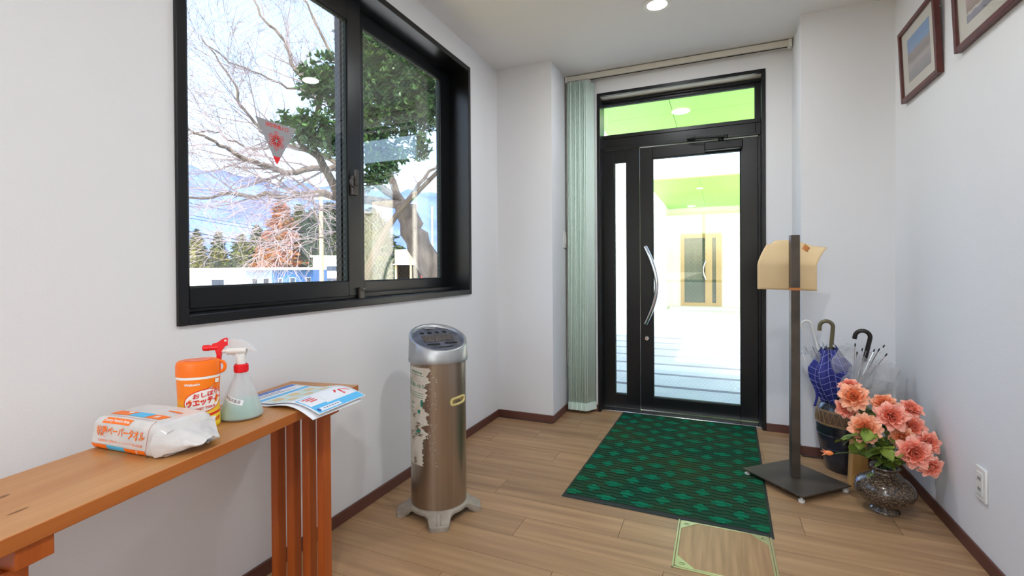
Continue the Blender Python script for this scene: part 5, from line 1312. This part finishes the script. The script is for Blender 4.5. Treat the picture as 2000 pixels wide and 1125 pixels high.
for k_ in range(NC):
    p, q_ = cur(k_/NC), cur((k_+1)/NC); off = (p-C_)*0; w_ = Vector((.03, -.03, 0))*(k_ % 2)
    mb.add([p+w_+Vector((0, 0, GF))-FO, q_+w_+Vector((0, 0, GF))-FO, q_+w_+Vector((0, 0, 1.0))-FO, p+w_+Vector((0, 0, 1.0))-FO], [(0, 1, 2, 3)])
obj('blue_corrugated_wall', mb, M['blue2'], fb, smooth=False)
wallstrip(D_, D_+Vector((-2.5, 4, 0)), GF, 1.0, 'end_wall', M['blue2'], .2)
mb = MB()
for P, Q in ((ext, B_), (B_, C_), (C_, D_)):
    d = (Q-P).normalized(); n2 = Vector((d.y, -d.x, 0)); P2, Q2 = P+n2*.9, Q+n2*.9; N2, O2 = Q-n2*6, P-n2*6
    mb.add([Vector((p.x, p.y, z))-FO for z in (1.0, 1.18) for p in (P2, Q2, N2, O2)], [(3, 2, 1, 0), (4, 5, 6, 7), (0, 1, 5, 4), (1, 2, 6, 5), (2, 3, 7, 6), (3, 0, 4, 7)])
obj('flat_roof', mb, M['owhite'], fb, smooth=False)
def far_window(P, Q, t, wd, z0, z1, m=None, frame=True):
    d = (Q-P).normalized(); n2 = Vector((d.y, -d.x, 0)); c = lerp(P, Q, t)
    def bx(w_, a, c_, off, name, mm, par):
        mb = MB(); pts = [c-d*w_/2+n2*off, c+d*w_/2+n2*off, c+d*w_/2-n2*.05, c-d*w_/2-n2*.05]
        mb.add([Vector((p.x, p.y, z))-FO for z in (a, c_) for p in pts], [(3, 2, 1, 0), (4, 5, 6, 7), (0, 1, 5, 4), (1, 2, 6, 5), (2, 3, 7, 6), (3, 0, 4, 7)]); return obj(name, mb, mm, par, smooth=False)
    f_ = bx(wd+.07, z0-.04, z1+.04, .06, 'window', M['owhite'], fb); bx(wd, z0, z1, .09, 'window_pane', m or M['dglass'], f_)
far_window(B_, C_, .35, .36, -.35, .32); far_window(B_, C_, .80, .40, -.3, .32); far_window(A_, B_, .52, .9, -.6, .25)
C2, D2 = cur(.18), cur(.30); far_window(C2, D2, .2, .26, -.3, .32)
C2, D2 = cur(.42), cur(.54); far_window(C2, D2, .5, .34, -.35, .36); C2, D2 = cur(.80), cur(.92); far_window(C2, D2, .5, .34, -.35, .36)
mb = MB(); mb.box(Vector((-33.6, 23.2, -.33))-FO, (4.2, 3.0, .12), Matrix.Rotation(R(28), 3, 'Z'))
for x, y_ in ((-35.2, 21.6), (-34.0, 22.3), (-32.8, 22.8)): mb.tube([Vector((x, y_, GF))-FO, Vector((x, y_, -.35))-FO], .05, 6)
obj('porch_roof', mb, M['owhite'], fb, smooth=False)

wh = thing('white_house', 'white two storey house with one window right of the utility pole', 'house', (-38.6, 40, GF)); FO = Vector((-38.6, 40, GF)); fb2 = fb; fb = wh
P, Q = Vector((-39.6, 38.2, 0)), Vector((-36.2, 41.5, 0)); n2 = Vector((-.7, .72, 0))*2
mb = MB(); mb.add([Vector((p.x, p.y, z))-FO for z in (GF, 2.3) for p in (P, Q, Q+n2, P+n2)], [(3, 2, 1, 0), (4, 5, 6, 7), (0, 1, 5, 4), (1, 2, 6, 5), (2, 3, 7, 6), (3, 0, 4, 7)]); obj('walls', mb, M['owhite'], wh, smooth=False)
mb = MB(); P2, Q2 = P-n2*.06-Vector((.2, .2, 0)), Q-n2*.06+Vector((.2, .2, 0)); mb.add([Vector((p.x, p.y, z))-FO for z in (2.3, 2.5) for p in (P2, Q2, Q+n2, P+n2)], [(3, 2, 1, 0), (4, 5, 6, 7), (0, 1, 5, 4), (1, 2, 6, 5), (2, 3, 7, 6), (3, 0, 4, 7)]); obj('roof', mb, M['owhite'], wh, smooth=False)
far_window(P, Q, .42, 1.3, .85, 1.35); far_window(P, Q, .45, 2.6, -.35, .05)
fb = fb2

def util_pole(x, y_, topz, r, label, arms):
    t = thing('utility_pole', label, 'pole', (x, y_, GF)); h = topz-GF
    obj('shaft', MB().tube([(0, 0, 0), (0, 0, h)], [r*1.25, r], 12), M['pole'], t)
    m_ = MB()
    for z in arms: m_.box((0, 0, h-z), (1.1, .09, .09), Matrix.Rotation(R(40), 3, 'Z'))
    m_.lathe([(0, h), (r*1.3, h-.02), (r*1.3, h-.12)], 10); obj('cross_arm', m_, M['pole'], t); return t
util_pole(-21.27, 21.16, 5.30, .105, 'tall pale utility pole in front of the dark cedars', (.15,))
util_pole(-17.05, 18.28, 2.85, .11, 'short stout post beside the window mullion', ())
util_pole(-14.9, 21.0, 2.6, .05, 'thin pole in front of the yellow green shed', ())
util_pole(-15.1, 23.4, 4.6, .045, 'slender pale pole at the corner of the yellow green shed', ())
for i, (za, zb, dx) in enumerate(((3.75, 2.3, 0), (3.55, 2.2, .4), (4.8, 3.2, 1.0), (5.1, 3.5, 1.6), (6.0, 4.2, 2.0))):
    P, Q = Vector((-33-dx, 12.0, za+.9)), Vector((-22.0-dx, 30.0, zb-.5)); pts = [lerp(P, Q, s/16)+Vector((0, 0, -.7*math.sin(PI*s/16)+.35)) for s in range(17)]
    tag(obj('power_line', MB().tube(pts, .034 if i < 2 else .018, 5), M['blackp']), ['lowest thick black power line across the view of the cedars', 'second thick power line just above the lowest one', 'thin cable in the middle of the overhead lines', 'thin cable second from the top of the overhead lines', 'topmost thin overhead cable before the blue hills'][i], 'cable')

sh_ = thing('yellow_green_shed', 'shed with pale yellow green roof panel and open dark front', 'shed', (-16.6, 23.6, GF)); FO = Vector((-16.6, 23.6, GF))
d = Vector((1.3, .92, 0)).normalized(); n2 = Vector((-d.y, d.x, 0)); c = Vector((-16.1, 22.9, 0))
def shb(name, w0, w1, n0, n1, z0, z1, m, z2=None):
    mb = MB(); pts = [c+d*w0+n2*n0, c+d*w1+n2*n0, c+d*w1+n2*n1, c+d*w0+n2*n1]; zz = [z0]*4+[z1, z1, z2 or z1, z2 or z1]
    mb.add([Vector((p.x, p.y, zz[i]))-FO for i, p in enumerate(pts+pts)], [(3, 2, 1, 0), (4, 5, 6, 7), (0, 1, 5, 4), (1, 2, 6, 5), (2, 3, 7, 6), (3, 0, 4, 7)]); obj(name, mb, m, sh_, smooth=False)
shb('roof_panel', -1.0, 1.0, -.4, -.3, 1.30, 2.12, M['awn']); shb('roof', -1.0, 1.0, -.3, 2.6, 2.0, 2.12, M['awn'])
shb('back_wall', -1.0, 1.0, 2.4, 2.6, GF, 2.0, mat('dark_shed_wall', srgb(70, 66, 70), .8)); shb('side_wall', -1.0, -.9, -.3, 2.6, GF, 2.0, M['beige']); shb('side_wall', .9, 1.0, -.3, 2.6, GF, 2.0, M['beige'])
shb('eave', -1.1, 1.1, -.5, -.4, 1.25, 1.31, M['owhite']); shb('stored_crate', .45, .85, .2, .7, GF, .85, mat('faded_red', srgb(186, 66, 50), .6))

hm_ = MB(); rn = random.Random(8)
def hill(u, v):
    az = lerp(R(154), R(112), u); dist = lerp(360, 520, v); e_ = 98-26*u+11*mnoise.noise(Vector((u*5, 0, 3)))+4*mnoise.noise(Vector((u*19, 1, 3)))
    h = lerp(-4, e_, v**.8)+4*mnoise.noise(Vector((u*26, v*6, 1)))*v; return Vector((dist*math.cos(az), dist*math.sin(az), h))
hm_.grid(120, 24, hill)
struct(obj('hills', hm_, M['hillhaze']))

# ------------------------------------------------------------------ pieces that lie apart become parts of their own
def split_pieces():
    for o in list(bpy.data.objects):
        if o.type != 'MESH' or o.parent is None or o.get('kind') or o.data.users > 1 or len(o.data.vertices) > 6000 or 'wire' in o.name: continue
        me = o.data; n = len(me.vertices); par = list(range(n))
        def find(a):
            while par[a] != a: par[a] = par[par[a]]; a = par[a]
            return a
        for e in me.edges:
            a, b = find(e.vertices[0]), find(e.vertices[1])
            if a != b: par[a] = b
        isl = {}
        for i in range(n): isl.setdefault(find(i), []).append(i)
        if not 1 < len(isl) < 140: continue
        boxes = []
        for ids in isl.values():
            cs = [me.vertices[i].co for i in ids]; boxes.append(([min(c[k] for c in cs) for k in range(3)], [max(c[k] for c in cs) for k in range(3)], ids))
        grp = list(range(len(boxes)))
        for i in range(len(boxes)):
            for j in range(i):
                gap = math.sqrt(sum(max(0, boxes[i][0][k]-boxes[j][1][k], boxes[j][0][k]-boxes[i][1][k])**2 for k in range(3)))
                size = max(max(b[1][k]-b[0][k] for k in range(3)) for b in (boxes[i], boxes[j]))
                if gap <= max(.019, .48*size):
                    gi, gj = grp[i], grp[j]; grp = [gi if g == gj else g for g in grp]
        if len(set(grp)) < 2: continue
        sets = [set(v for b, g2 in zip(boxes, grp) if g2 == g for v in b[2]) for g in sorted(set(grp))]
        for k, keep in enumerate(sets[1:]+sets[:1]):
            m2 = me.copy(); bm = bmesh.new(); bm.from_mesh(m2); bm.verts.ensure_lookup_table()
            bmesh.ops.delete(bm, geom=[v for v in bm.verts if v.index not in keep], context='VERTS'); bm.to_mesh(m2); bm.free()
            if k == len(sets)-1: o.data = m2
            else:
                c = o.copy(); c.data = m2; COL.objects.link(c)
split_pieces()
